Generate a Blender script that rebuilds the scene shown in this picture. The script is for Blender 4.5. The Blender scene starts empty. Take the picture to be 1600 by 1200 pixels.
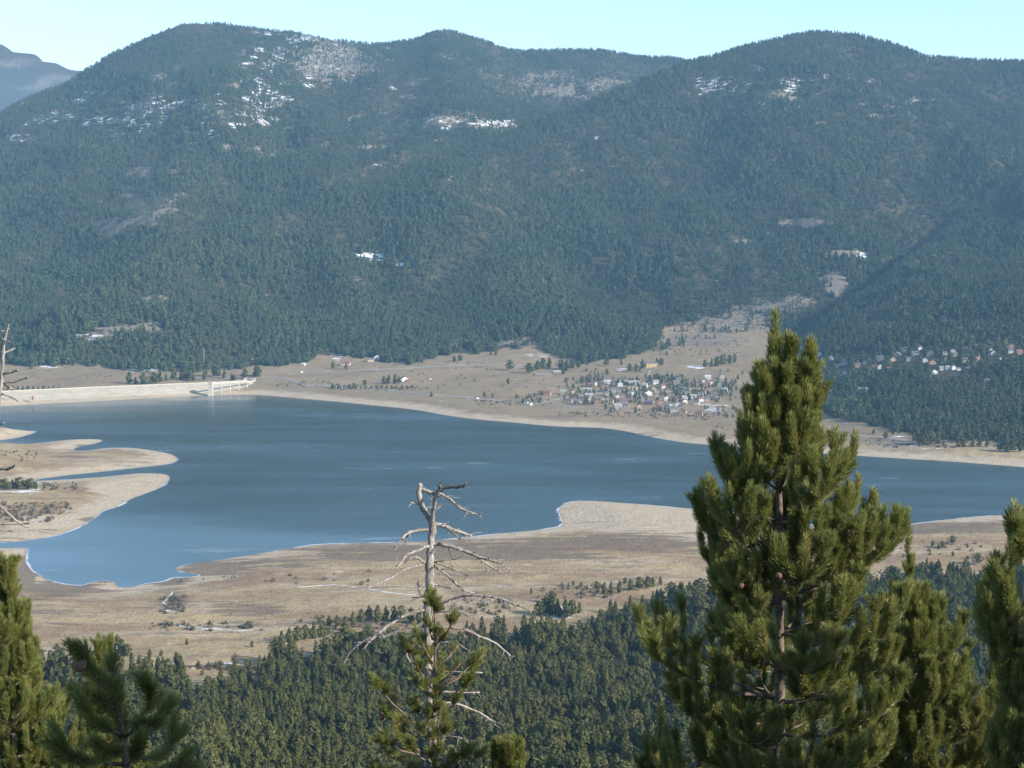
import bpy, math, random
import numpy as np
from mathutils import Vector, Matrix, Quaternion
R = math.radians
random.seed(7); rng = np.random.default_rng(11)
scene = bpy.context.scene
col = scene.collection

# ------------------------------------------------------------------ camera, sky, sun, exposure
FPX = 2537.0; PITCH = math.atan(239 / FPX); CAMZ = 300.0       # lake level is z = 0
cam_d = bpy.data.cameras.new('camera'); cam = bpy.data.objects.new('camera', cam_d); col.objects.link(cam)
cam_d.sensor_width = 36.0; cam_d.lens = 36.0 * FPX / 1600.0
cam_d.clip_start = 0.2; cam_d.clip_end = 60000
cam.location = (0, 0, CAMZ); cam.rotation_euler = (math.pi / 2 - PITCH, 0, 0)
scene.camera = cam

SUN_EL = R(25); SUN_AZ = R(63)            # azimuth: 0 = straight behind the camera, 90 = from the right
sdir = Vector((math.sin(SUN_AZ) * math.cos(SUN_EL), -math.cos(SUN_AZ) * math.cos(SUN_EL), math.sin(SUN_EL)))
w = bpy.data.worlds.new('World'); scene.world = w; w.use_nodes = True
nt = w.node_tree; bg = nt.nodes['Background']
sk = nt.nodes.new('ShaderNodeTexSky'); sk.sky_type = 'NISHITA'; sk.sun_disc = False
sk.sun_elevation = SUN_EL; sk.sun_rotation = math.atan2(sdir.x, sdir.y)
sk.altitude = 1800; sk.air_density = 1.0; sk.dust_density = 0.8; sk.ozone_density = 1.2
nt.links.new(sk.outputs[0], bg.inputs[0]); bg.inputs[1].default_value = 0.15
sun_d = bpy.data.lights.new('sun', 'SUN'); sun_d.energy = 4.3; sun_d.angle = R(0.53); sun_d.color = (1.0, 0.91, 0.78)
sun = bpy.data.objects.new('sun', sun_d); col.objects.link(sun)
sun.rotation_euler = sdir.to_track_quat('Z', 'Y').to_euler()
vs = scene.view_settings
vs.view_transform = 'Standard'; vs.look = 'None'; vs.exposure = 0.92; vs.gamma = 1.0; vs.use_curve_mapping = False
scene.cycles.use_denoising = True
scene.cycles.max_bounces = 6; scene.cycles.diffuse_bounces = 2; scene.cycles.glossy_bounces = 2
scene.cycles.transmission_bounces = 2; scene.cycles.volume_bounces = 0; scene.cycles.transparent_max_bounces = 8

# ------------------------------------------------------------------ helpers
class MB:
    def __init__(s): s.v = []; s.f = []
    def box(s, c, d, rz=0.0):
        n = len(s.v); ca, sa = math.cos(rz), math.sin(rz)
        for dz in (-.5, .5):
            for dx, dy in ((-.5, -.5), (.5, -.5), (.5, .5), (-.5, .5)):
                x, y = dx * d[0], dy * d[1]
                s.v.append((c[0] + x * ca - y * sa, c[1] + x * sa + y * ca, c[2] + dz * d[2]))
        for q in ((3, 2, 1, 0), (4, 5, 6, 7), (0, 1, 5, 4), (1, 2, 6, 5), (2, 3, 7, 6), (3, 0, 4, 7)):
            s.f.append(tuple(n + i for i in q))
    def tube(s, pts, rad, sides=6):
        pts = [Vector(p) for p in pts]; n0 = len(s.v); m = len(pts)
        up = None
        for i, p in enumerate(pts):
            t = (pts[min(i + 1, m - 1)] - pts[max(i - 1, 0)])
            t = t.normalized() if t.length > 1e-9 else Vector((0, 0, 1))
            if up is None: up = t.orthogonal().normalized()
            up = (up - t * up.dot(t)); up = up.normalized() if up.length > 1e-6 else t.orthogonal().normalized()
            b = t.cross(up)
            for k in range(sides):
                a = 2 * math.pi * k / sides
                s.v.append(tuple(p + (up * math.cos(a) + b * math.sin(a)) * rad[i]))
        for i in range(m - 1):
            for k in range(sides):
                a = n0 + i * sides + k; b2 = n0 + i * sides + (k + 1) % sides
                s.f.append((a, b2, b2 + sides, a + sides))
        s.f.append(tuple(n0 + k for k in reversed(range(sides))))
        s.f.append(tuple(n0 + (m - 1) * sides + k for k in range(sides)))
    def poly(s, vs_, fs):
        n = len(s.v); s.v += [tuple(v) for v in vs_]; s.f += [tuple(n + i for i in f) for f in fs]
    def mesh(s, name, mat, smooth=False):
        me = bpy.data.meshes.new(name); me.from_pydata(s.v, [], s.f); me.update()
        if mat: me.materials.append(mat)
        if smooth: me.polygons.foreach_set('use_smooth', [True] * len(me.polygons))
        return me
    def build(s, name, mat, parent=None, smooth=False, loc=None, rz=0.0):
        return link(name, s.mesh(name, mat, smooth), parent, loc, rz)
def link(name, data, parent=None, loc=None, rz=0.0):
    o = bpy.data.objects.new(name, data); col.objects.link(o); o.parent = parent
    if loc is not None: o.location = loc
    if rz: o.rotation_euler.z = rz
    return o
def tag(o, label=None, cat=None, group=None, kind=None):
    if label: o['label'] = label
    if cat: o['category'] = cat
    if group: o['group'] = group
    if kind: o['kind'] = kind
    return o
def empty(name, loc, rz=0.0): return link(name, None, None, loc, rz)
def tanpy(py):
    a = (600.0 - np.asarray(py, float)) / FPX
    return np.tan(np.arctan(a) - PITCH)
def upx(px, t): return (np.asarray(px, float) - 800.0) / FPX * (math.cos(PITCH) - t * math.sin(PITCH))
def project(x, y, z):
    t = (z - CAMZ) / y
    c = math.cos(PITCH) - t * math.sin(PITCH)
    return 800 + FPX * (x / y) / c, 600 - FPX * (t * math.cos(PITCH) + math.sin(PITCH)) / c
def sstep(x, a, b):
    s = np.clip((x - a) / (b - a), 0, 1); return s * s * (3 - 2 * s)
def _h(i, j, s):
    n = (i * 374761393 + j * 668265263 + s * 982451653) & 0xffffffff
    n = ((n ^ (n >> 13)) * 1274126177) & 0xffffffff
    return ((n ^ (n >> 16)) & 0xffff) / 65535.0
def vnoise(x, y, s=0):
    xi = np.floor(x).astype(np.int64); yi = np.floor(y).astype(np.int64)
    fx = x - xi; fy = y - yi; fx = fx * fx * (3 - 2 * fx); fy = fy * fy * (3 - 2 * fy)
    a = _h(xi, yi, s); b = _h(xi + 1, yi, s); c = _h(xi, yi + 1, s); d = _h(xi + 1, yi + 1, s)
    return (a + (b - a) * fx) * (1 - fy) + (c + (d - c) * fx) * fy
def fbm(x, y, s=0, o=4):
    r = 0; a = .5; t = 0
    for k in range(o):
        r = r + a * vnoise(x * 2 ** k + 17.3 * k, y * 2 ** k - 9.1 * k, s + k); t += a; a *= .5
    return r / t

# ------------------------------------------------------------------ materials
def newmat(name, rough=.8, spec=.3):
    m = bpy.data.materials.new(name); m.use_nodes = True
    p = m.node_tree.nodes['Principled BSDF']
    p.inputs['Roughness'].default_value = rough; p.inputs['Specular IOR Level'].default_value = spec
    return m, m.node_tree, p
class NG:                                           # short-hand for shader nodes
    def __init__(s, t): s.t = t
    def n(s, ty, **k):
        nd = s.t.nodes.new(ty)
        for a, b in k.items(): setattr(nd, a, b)
        return nd
    def put(s, sock, v):
        if isinstance(v, bpy.types.NodeSocket): s.t.links.new(v, sock)
        elif isinstance(v, (tuple, list)) and len(v) == 3 and sock.type == 'RGBA': sock.default_value = (*v, 1)
        else: sock.default_value = v
    def math(s, op, a, b=0.0, c=None, clamp=False):
        nd = s.n('ShaderNodeMath', operation=op, use_clamp=clamp); s.put(nd.inputs[0], a); s.put(nd.inputs[1], b)
        if c is not None: s.put(nd.inputs[2], c)
        return nd.outputs[0]
    def mix(s, f, a, b):
        nd = s.n('ShaderNodeMix', data_type='RGBA'); s.put(nd.inputs['Factor'], f)
        s.put(nd.inputs[6], a); s.put(nd.inputs[7], b); return nd.outputs[2]
    def ramp(s, v, lo, hi):
        nd = s.n('ShaderNodeMapRange'); nd.interpolation_type = 'SMOOTHSTEP'; s.put(nd.inputs[0], v)
        nd.inputs[1].default_value = lo; nd.inputs[2].default_value = hi; return nd.outputs[0]
    def noise(s, vec, scale, detail=4, rough=.55, sc=None):
        if sc:
            m = s.n('ShaderNodeMapping'); s.put(m.inputs[0], vec); m.inputs['Scale'].default_value = sc; vec = m.outputs[0]
        nd = s.n('ShaderNodeTexNoise'); s.put(nd.inputs['Vector'], vec); nd.inputs['Scale'].default_value = scale
        nd.inputs['Detail'].default_value = detail; nd.inputs['Roughness'].default_value = rough; return nd.outputs[0]
    def attr(s, name):
        nd = s.n('ShaderNodeAttribute'); nd.attribute_name = name; return nd.outputs['Fac']
    def pos(s): return s.n('ShaderNodeNewGeometry').outputs['Position']
    def obj(s): return s.n('ShaderNodeTexCoord').outputs['Object']
    def bump(s, h, strength, dist):
        b = s.n('ShaderNodeBump'); b.inputs['Strength'].default_value = strength; b.inputs['Distance'].default_value = dist
        s.put(b.inputs['Height'], h); return b.outputs[0]
def flat(name, c1, c2=None, scale=3.0, rough=.8, spec=.25, bump=0.0):
    m, t, p = newmat(name, rough, spec); g = NG(t)
    if c2 is None: c2 = tuple(v * .75 for v in c1)
    f = g.ramp(g.noise(g.obj(), scale), .35, .65)
    t.links.new(g.mix(f, c1, c2), p.inputs['Base Color'])
    if bump: t.links.new(g.bump(g.noise(g.obj(), scale * 3), .6, bump), p.inputs['Normal'])
    return m
def leafmat(name, cols, rough=.6, spec=.25, trans=0.0):
    m, t, p = newmat(name, rough, spec); g = NG(t)
    oi = g.n('ShaderNodeObjectInfo').outputs['Random']
    c = g.mix(g.ramp(oi, 0.0, .6), cols[0], cols[1]); c = g.mix(g.ramp(oi, .6, 1.0), c, cols[2])
    f = g.noise(g.pos(), .006, 3)
    c = g.mix(g.math('MULTIPLY', g.ramp(f, .38, .64), .75), c, cols[2])
    t.links.new(c, p.inputs['Base Color'])
    if trans:
        tr = g.n('ShaderNodeBsdfTranslucent'); g.put(tr.inputs[0], c)
        mx = g.n('ShaderNodeMixShader'); mx.inputs[0].default_value = trans
        t.links.new(p.outputs[0], mx.inputs[1]); t.links.new(tr.outputs[0], mx.inputs[2])
        t.links.new(mx.outputs[0], t.nodes['Material Output'].inputs[0])
    return m
M = {}
M['far_needles'] = leafmat('far_needles', [(.046, .084, .042), (.072, .118, .054), (.104, .134, .060)])
M['near_needles'] = leafmat('near_needles', [(.056, .074, .021), (.090, .104, .028), (.132, .130, .037)])
M['pine_needles'] = leafmat('pine_needles', [(.145, .185, .050), (.20, .23, .066), (.28, .275, .092)], .4, .4, .3)
M['bare_twigs'] = leafmat('bare_twigs', [(.135, .115, .085), (.155, .13, .095), (.17, .145, .11)])
M['shrub_leaf'] = leafmat('shrub_leaf', [(.06, .07, .04), (.08, .085, .05), (.11, .10, .07)])
M['far_bark'] = flat('far_bark', (.16, .12, .09), (.24, .20, .17), .4)

# ------------------------------------------------------------------ lake outline (a shoreline surveyed on the z = 0 level)
SHORE = [(-420,657),(-250,648),(0,635),(170,626),(330,617.5),(400,616.5),(440,620),(520,627),(600,635),(650,640),(690,648),(740,655),(800,660),
 (870,667),(940,668),(985,675),(1030,686),(1080,693),(1130,696),(1200,703),(1340,712),(1400,716),(1500,722),(1600,730),(1750,742),(2000,760),
 (2000,775),(1750,788),(1600,803),(1540,806),(1480,812),(1430,818),(1392,826),(1330,828),(1250,818),(1190,806),(1140,800),(1060,793),(1000,788),(940,783),
 (905,782),(882,786),(871,795),(873,806),(880,820),(866,825),(820,830),(780,834),(732,839),(684,844),(620,848),(564,848),(512,850),
 (480,852),(412,864),(375,870),(319,878),(285,883),(270,890),(290,895),(319,899),(292,902),(268,903),(259,909),(225,912),(202,919),(182,917),
 (180,909),(158,907),(140,911),(127,916),(86,911),(56,897),(43,882),(40,871),(45,856),(20,856),(-60,858),(-200,860),
 (-200,852),(0,849),(56,843),(94,836),(131,821),(157,804),(161,798),(184,792),(210,777),(240,767),(259,757),(267,746),
 (261,741),(240,739),(210,740),(176,744),(110,749),(49,752),(49,750),(94,744),(150,738),(195,733),(232,729),(262,726),
 (277,721),(279,717),(270,710),(247,705),(210,700),(176,699),(150,702),(124,705),(112,702),(124,698),(150,693),(163,688),
 (150,686),(124,686),(97,688),(56,693),(0,696),(-100,702),(-100,694),(0,688),(30,684),(52,677),(60,674),(49,673),(19,671),(0,668),(-120,664),(-420,664)]
def px_level(px, py, z=0.0):
    t = tanpy(py); y = (z - CAMZ) / t; return upx(px, t) * y, y
_p = np.array([px_level(a, b) for a, b in SHORE])
def chaikin(p, n=2):
    for _ in range(n):
        q = np.roll(p, -1, 0); p = np.stack([p * .75 + q * .25, p * .25 + q * .75], 1).reshape(-1, 2)
    return p
LAKE = chaikin(_p, 2)
def shore_dist(x, y):                                # + on land, - on water
    x = np.atleast_1d(x).astype(float); y = np.atleast_1d(y).astype(float)
    out = np.empty(x.shape); A = LAKE; B = np.roll(LAKE, -1, 0); D = B - A; L2 = (D ** 2).sum(1) + 1e-9
    for s in range(0, len(x), 20000):
        px = x[s:s + 20000, None]; py = y[s:s + 20000, None]
        rx = px - A[:, 0]; ry = py - A[:, 1]
        tt = np.clip((rx * D[:, 0] + ry * D[:, 1]) / L2, 0, 1)
        d = np.sqrt(((rx - tt * D[:, 0]) ** 2 + (ry - tt * D[:, 1]) ** 2).min(1))
        cr = ((A[:, 1] > py) != (B[:, 1] > py)) & (px < D[:, 0] * (py - A[:, 1]) / (D[:, 1] + 1e-12) + A[:, 0])
        out[s:s + 20000] = np.where(cr.sum(1) % 2 == 1, -d, d)
    return out

# ------------------------------------------------------------------ terrain
LB = [(-900,590,3300,3200,15),(-400,590,3300,3200,15),(0,560,3380,3250,15),(120,470,3560,3250,18),(200,420,3750,3250,20),(300,362,4000,3280,22),(400,335,4200,3320,24),(500,310,4400,3380,26),
      (600,285,4550,3420,30),(700,245,4750,3450,34),(800,203,4950,3480,36),(900,165,5100,3500,40),(1000,125,5250,3550,42),(1085,95,5350,3600,45),
      (1200,62,5500,3620,48),(1290,47,5600,3600,48),(1370,62,5600,3600,48),(1450,86,5600,3600,48),(1600,96,5600,3600,48),(1900,120,5500,3600,48),(2400,150,5400,3500,48)]
LA = [(-900,380,5200,3250,15),(-400,290,5400,3250,15),(0,172,5800,3250,15),(100,127,6000,3250,15),(200,72,6100,3250,15),(250,50,6150,3250,15),(290,37,6200,3250,15),(380,41,6250,3250,15),
      (470,52,6300,3300,20),(540,64,6350,3300,20),(600,68,6400,3350,20),(640,62,6450,3350,20),(690,46,6500,3400,20),(740,58,6550,3400,20),(800,75,6600,3400,20),
      (860,78,6650,3400,20),(930,78,6700,3400,20),(1000,88,6800,3400,20),(1085,98,6800,3400,20),(1300,180,6800,3400,20),(2400,200,6800,3400,20)]
LC = [(-900,620,3300,3100,2),(-300,620,3300,3100,2),(300,620,3300,3100,2),(900,620,3300,3100,2),(1100,590,3350,3000,4),(1230,545,3450,2800,8),(1290,500,3550,2650,10),(1340,462,3700,2500,12),(1400,415,3900,2400,13),(1500,335,4250,2320,14),(1600,268,4500,2280,15),(1900,130,5000,2200,15),(2400,60,5300,2150,15)]
LD = [(-900,30,12500,8000,300),(-300,30,12500,8000,300),(0,66,12500,8000,300),(50,82,12300,8000,300),(100,101,12000,8000,300),(145,107,12000,8000,300),(200,112,12000,8000,300),(400,190,12000,8000,250),(800,300,12000,8000,200),(2400,300,12000,8000,200)]
def layer(tab, u, y, pw, back):
    T = np.array(tab, float); t = tanpy(T[:, 1]); uu = upx(T[:, 0], t); zc = CAMZ + t * T[:, 2]
    def ip(a):                                     # smooth interpolation over u
        k = np.interp(u, uu, np.arange(len(uu))); i = np.clip(np.floor(k).astype(int), 0, len(uu) - 2); f = k - i
        m = np.gradient(a); f2 = f * f; f3 = f2 * f
        return (2*f3-3*f2+1)*a[i] + (f3-2*f2+f)*m[i]*.8 + (-2*f3+3*f2)*a[i+1] + (f3-f2)*m[i+1]*.8
    c = ip(zc); yc = ip(T[:, 2]); yf = ip(T[:, 3]); zf = ip(T[:, 4])
    s = np.maximum((y - yf) / (yc - yf), -.4); c = np.maximum(c, zf + 2)
    front = zf + (c - zf) * np.sign(s) * np.abs(s) ** pw
    backz = c - (y - yc) * back
    k = 25.0; hh = np.clip(.5 + .5 * (backz - front) / k, 0, 1)
    z = backz * (1 - hh) + front * hh - k * hh * (1 - hh)
    return z, s
def smax(a, b, k):
    h = np.clip(.5 + .5 * (a - b) / k, 0, 1); return b * (1 - h) + a * h + k * h * (1 - h)
GY = np.array([(-400,330),(-260,322),(-5,301),(0,298.4),(10,292),(30,278),(60,262),(100,242),(200,198),(400,130),(600,82),(700,64),(800,48),(900,33),(1000,21),(1100,12),(1250,4.5),(1374,1.0),(1500,.3),(1800,0),(2500,1.5),(2800,4),(3000,9),(3300,24),(3600,50),(3900,86),(4400,120),(20000,160)], float)
def terrain(x, y):
    yy = np.maximum(y, 60.0); u = x / yy
    base = np.interp(y, GY[:, 0], GY[:, 1])
    sd = np.full(x.shape, 400.0); m = (y > 1100) & (y < 3700)
    sd[m] = shore_dist(x[m], y[m])
    far = sstep(y, 1900, 2600)
    und = (fbm(x / 130, y / 160, 3) - .5) * (6 + 4 * far)
    ramp = np.minimum(np.maximum(sd, 0) * .055, 3.0 + .006 * np.maximum(sd, 0))
    land = ramp * sstep(y, 1000, 1250) + base * sstep(sd, 0, 90) + und * sstep(sd, 15, 140) * sstep(y, 700, 1100)
    land = np.maximum(land, np.minimum(np.maximum(sd, 0) * .05, 1.2))
    bed = np.maximum(sd * .07, -9.0)
    val = np.where(sd > 0, land, bed)
    zb, sb = layer(LB, u, y, 1.0, .45); za, sa = layer(LA, u, y, 1.12, .5); zc, sc = layer(LC, u, y, 1.45, .35); zd, _ = layer(LD, u, y, 1.0, .4)
    zd = np.where(y < 7600, -900.0, zd)
    hill = smax(smax(zb, za, 30), zc, 26); hill = smax(hill, zd, 10)
    fa, fb, fc = [1 - .92 * sstep(q, .72, .98) for q in (sa, sb, sc)]
    wb = sstep(zb - za, -90, 90); fab = fa * (1 - wb) + fb * wb; wc = sstep(zc - np.maximum(za, zb), -90, 90)
    amp = sstep(hill, 40, 220) * (fab * (1 - wc) + fc * wc)
    n = (fbm(x / 420 + .0006 * y, y / 900, 5, 3) - .5) * 220 + (fbm(x / 150, y / 260, 9, 3) - .5) * 60
    hill = hill + n * amp
    z = np.where(sd > 0, smax(val, hill, 8) * sstep(sd, 0, 60) + val * (1 - sstep(sd, 0, 60)), val)
    z = np.where(y < 2000, val, z)
    z = np.where(y < 1150, z + (1 - sstep(y, 950, 1150)) * (fbm(x / 110, y / 110, 21, 3) - .5) * 22 * sstep(y, 40, 300), z)
    return z, sd
def seg(a, b, n): return np.linspace(a, b, n, endpoint=False)
ROWS = np.concatenate([seg(-260, 0, 8), 620 * (np.linspace(0, 1, 34)[:-1]) ** 1.7, seg(620, 1450, 150), seg(1450, 3300, 220), seg(3300, 6900, 230), np.linspace(6900, 16000, 40)])
COLS = np.concatenate([seg(-.62, -.34, 14), seg(-.34, .34, 320), np.linspace(.34, .62, 15)])
YO = 300.0; NR, NC = len(ROWS), len(COLS)
GXv = COLS[None, :] * (ROWS[:, None] + YO); GYv = np.repeat(ROWS[:, None], NC, 1)
_z, _sd = terrain(GXv.ravel(), GYv.ravel())
GZ = _z.reshape(NR, NC); GSD = _sd.reshape(NR, NC)
def gsample(G, x, y):
    r = np.interp(y, ROWS, np.arange(NR)); c = np.interp(x / (y + YO), COLS, np.arange(NC))
    i = np.clip(r.astype(int), 0, NR - 2); j = np.clip(c.astype(int), 0, NC - 2); fr = r - i; fc = c - j
    return (G[i, j] * (1 - fc) + G[i, j + 1] * fc) * (1 - fr) + (G[i + 1, j] * (1 - fc) + G[i + 1, j + 1] * fc) * fr
def gz(x, y): return float(gsample(GZ, np.array([x], float), np.array([y], float))[0])
_ys = np.concatenate([np.linspace(560, 3400, 1900), np.linspace(3402, 7500, 1400)])
def hit(px, py):                                     # first ground point on a sight line
    t = float(tanpy(py)); u = float(upx(px, t)); g = gsample(GZ, u * _ys, _ys) - (CAMZ + t * _ys)
    k = np.argmax(g >= 0)
    if g[k] < 0: k = len(_ys) - 1
    if k == 0: yy = _ys[0]
    else:
        f = -g[k - 1] / (g[k] - g[k - 1] + 1e-9); yy = _ys[k - 1] + f * (_ys[k] - _ys[k - 1])
    return Vector((u * yy, yy, gz(u * yy, yy)))

# land cover: patches that really differ on the ground (px, py, half width, half height, strength)
PX, PY = project(GXv, np.maximum(GYv, 5.0), GZ)
SNOW = [(465,62,28,9,1),(440,85,22,13,.9),(420,105,18,13,.9),(410,140,22,13,1),(405,165,15,18,1),(405,187,12,9,.9),(110,185,65,9,.85),(260,170,75,14,.9),(215,190,55,11,.9),
 (220,221,15,5,1),(30,215,30,7,.8),(60,245,25,6,.8),(310,160,45,11,.85),(330,185,30,10,.7),(700,88,18,7,.9),(770,192,40,7,.95),(695,188,30,4,.7),(1235,130,22,11,1),(1110,133,26,16,.95),(1150,135,60,14,.6),
 (1270,85,10,4,.8),(1280,193,14,4,.9),(1316,200,6,4,.9),(580,401,26,8,1.5),(625,412,10,6,1.4),(1345,402,13,7,1.2),(1280,120,40,8,.5),(530,95,60,30,.45),(140,525,22,5,.9),(75,573,25,3,1),(230,578,35,3,.8),
 (1380,512,20,5,1),(1410,508,25,3,.8),(1455,530,10,3,1),(1215,560,6,3,.7),(868,530,14,5,1),(835,555,30,3,.7),(530,557,10,7,.9),(1090,573,18,3,1),(975,577,12,3,.9),(410,528,14,4,.6),(445,485,12,4,.6),
 (340,575,14,4,.9),(400,560,18,4,.9),(265,955,12,4,.6),(265,970,22,4,.55),(1125,862,14,4,1.1),(1110,868,20,3,1),(870,965,30,3,1),(890,950,25,3,.9),(600,985,20,3,.9),(845,978,20,3,.9),(40,768,30,1.5,1),
 (1115,640,16,5,.9),(1120,632,30,3,.7),(1430,697,14,2,1),(1455,701,20,2,.8),(1400,682,16,1.5,.8),(180,1012,14,4,.9),(95,690,0,0,0),(1330,560,40,4,.6),(1480,545,60,4,.5)]
_r = random.Random(3)
def speckle(cx, cy, rx, ry, n, s0, s1, wx=(5, 13), wy=(1.8, 4.5)):
    out = []
    for _ in range(n):
        a = _r.uniform(0, 6.283); q = math.sqrt(_r.random()); out.append((cx + rx * q * math.cos(a), cy + ry * q * math.sin(a), _r.uniform(*wx), _r.uniform(*wy), _r.uniform(s0, s1)))
    return out
SNOW = [(a, b, c, d, e * (.84 if b < 260 else 1)) for a, b, c, d, e in SNOW] + speckle(230, 180, 220, 40, 70, .65, 1.1) + speckle(430, 120, 60, 80, 45, .65, 1.1) + speckle(540, 100, 90, 50, 22, .5, .9) + speckle(1180, 132, 120, 34, 26, .5, .95) + speckle(720, 188, 100, 12, 12, .5, .95) + speckle(500, 180, 500, 110, 40, .4, .8) + speckle(1400, 180, 150, 60, 10, .4, .8)
TAN = speckle(500, 150, 480, 90, 60, .4, .75, (6, 20), (2, 7)) + speckle(235, 320, 80, 50, 16, .5, .9, (6, 18), (3, 8)) + speckle(1250, 150, 220, 60, 20, .4, .7, (6, 18), (2, 6)) + speckle(400, 420, 400, 100, 16, .3, .6, (5, 14), (2, 5)) + [(520,92,62,42,.55),(560,105,40,30,.5),(25,98,40,7,.55),(100,122,50,7,.5),(60,135,40,6,.5),(250,122,15,8,.7),(860,130,60,26,.5),(880,143,24,7,1),(950,132,45,12,.55),(830,75,34,9,.5),(700,55,25,10,.4),(1410,165,36,22,.5),(225,322,48,32,.85),(180,355,32,15,.85),(225,270,28,11,.75),
 (275,270,16,7,.8),(300,285,9,6,.9),(235,320,26,13,.9),(690,188,45,6,.8),(770,198,40,8,.9),(1255,348,40,7,1.1),(1163,378,17,4,1.1),(1325,398,34,7,1),(1300,440,24,13,.9),(1020,398,14,4,.7),(1305,455,16,7,.8),
 (1200,478,75,13,.55),(1150,500,95,18,.5),(1095,528,75,17,.45),(1240,470,40,10,.6),(200,515,52,6,.9),(235,508,22,4,1),(145,527,30,6,.9),(65,555,26,5,.8),(440,235,50,12,.5),(240,470,30,10,.5),(600,190,80,30,.3),(395,235,20,6,.6),
 (1500,505,45,4,.9),(1560,500,40,3,.8),(1390,505,25,6,.8),(1230,150,30,12,.6),(690,190,60,10,.6),(480,490,30,6,.4),(1420,690,60,8,.6),(820,535,40,8,.6)]
MUD = [(700,862,230,15,1),(950,846,140,13,1),(1060,858,60,10,.6),(100,920,70,12,1.1),(40,895,18,25,1.1),(250,906,50,10,1),(330,888,60,12,1),(270,935,30,14,.6),(390,955,60,12,.7),(760,895,90,12,.35),(160,905,30,6,.9),(1460,825,140,9,1),(1000,853,120,8,.8),
 (110,706,60,10,.35),(60,715,60,12,.4),(130,698,14,4,.8),(150,812,25,5,.8),(20,757,40,6,.4),(100,960,120,20,.3),(420,880,100,8,.5)]
SAND = [(1000,810,135,26,1),(1090,835,60,14,.8),(150,722,120,12,.5),(200,760,70,16,1),(90,820,80,16,1),(150,930,100,14,.5),(500,900,160,18,.45),(330,950,90,10,.5)]
def patch(tab, lo=0.0):
    m = np.full(GZ.shape, lo)
    for a, b, c, d, s in tab:
        if c <= 0: continue
        sel = (np.abs(PX - a) < 2.2 * c) & (np.abs(PY - b) < 2.2 * d)
        r = np.sqrt(((PX - a) / c) ** 2 + ((PY - b) / d) ** 2)
        m[sel] = np.maximum(m[sel], s * (1 - sstep(r[sel], .45, 1.55)))
    return m
GSNOW, GTAN, GMUD, GSAND = patch(SNOW), patch(TAN), patch(MUD), patch(SAND)
# forest cover by two tree lines: the far one (below it open fields) and the near one (above it open plain)
FARL = np.array([(-400,568),(0,568),(60,570),(100,572),(190,576),(212,578),(300,578),(410,573),(480,566),(500,556),(560,562),(610,568),(680,559),(740,551),(830,543),(870,556),(920,566),(1000,553),(1030,532),(1037,512),(1080,503),(1150,490),(1190,492),(1212,520),(1232,560),(1252,605),(1275,640),(1306,655),(1340,664),(1400,672),(1450,684),(1500,686),(1560,694),(1600,698),(2000,710)], float)
NEARL = np.array([(-400,1050),(0,1048),(170,1052),(240,1062),(300,1075),(360,1065),(450,1036),(540,1014),(600,1012),(640,1002),(700,996),(760,994),(830,1000),(900,990),(940,964),(980,950),(1040,938),(1100,926),(1250,922),(1400,904),(1600,900),(2000,895)], float)
def cover(px, py, y, s):
    wob = (vnoise(px / 16, py / 12, 71) - .5) * 12 + (vnoise(px / 6, py / 5, 73) - .5) * 9 + (vnoise(px / 50, py / 40, 75) - .5) * 14
    f = np.where(y > 1900, py + wob * .6 < np.interp(px, FARL[:, 0], FARL[:, 1]), py + wob > np.interp(px, NEARL[:, 0], NEARL[:, 1]))
    return f.astype(float)
GFOR = cover(PX, PY, GYv, 0) * (GSD > 8)
GFOR[GYv < 620] = 1
UPV = [(1330,562,60,20,.75),(1420,556,80,18,.7),(1500,560,80,20,.75),(1580,553,70,16,.75),(1350,575,40,14,.6)]   # clearings of the upper village
GUPV = patch(UPV)

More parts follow.
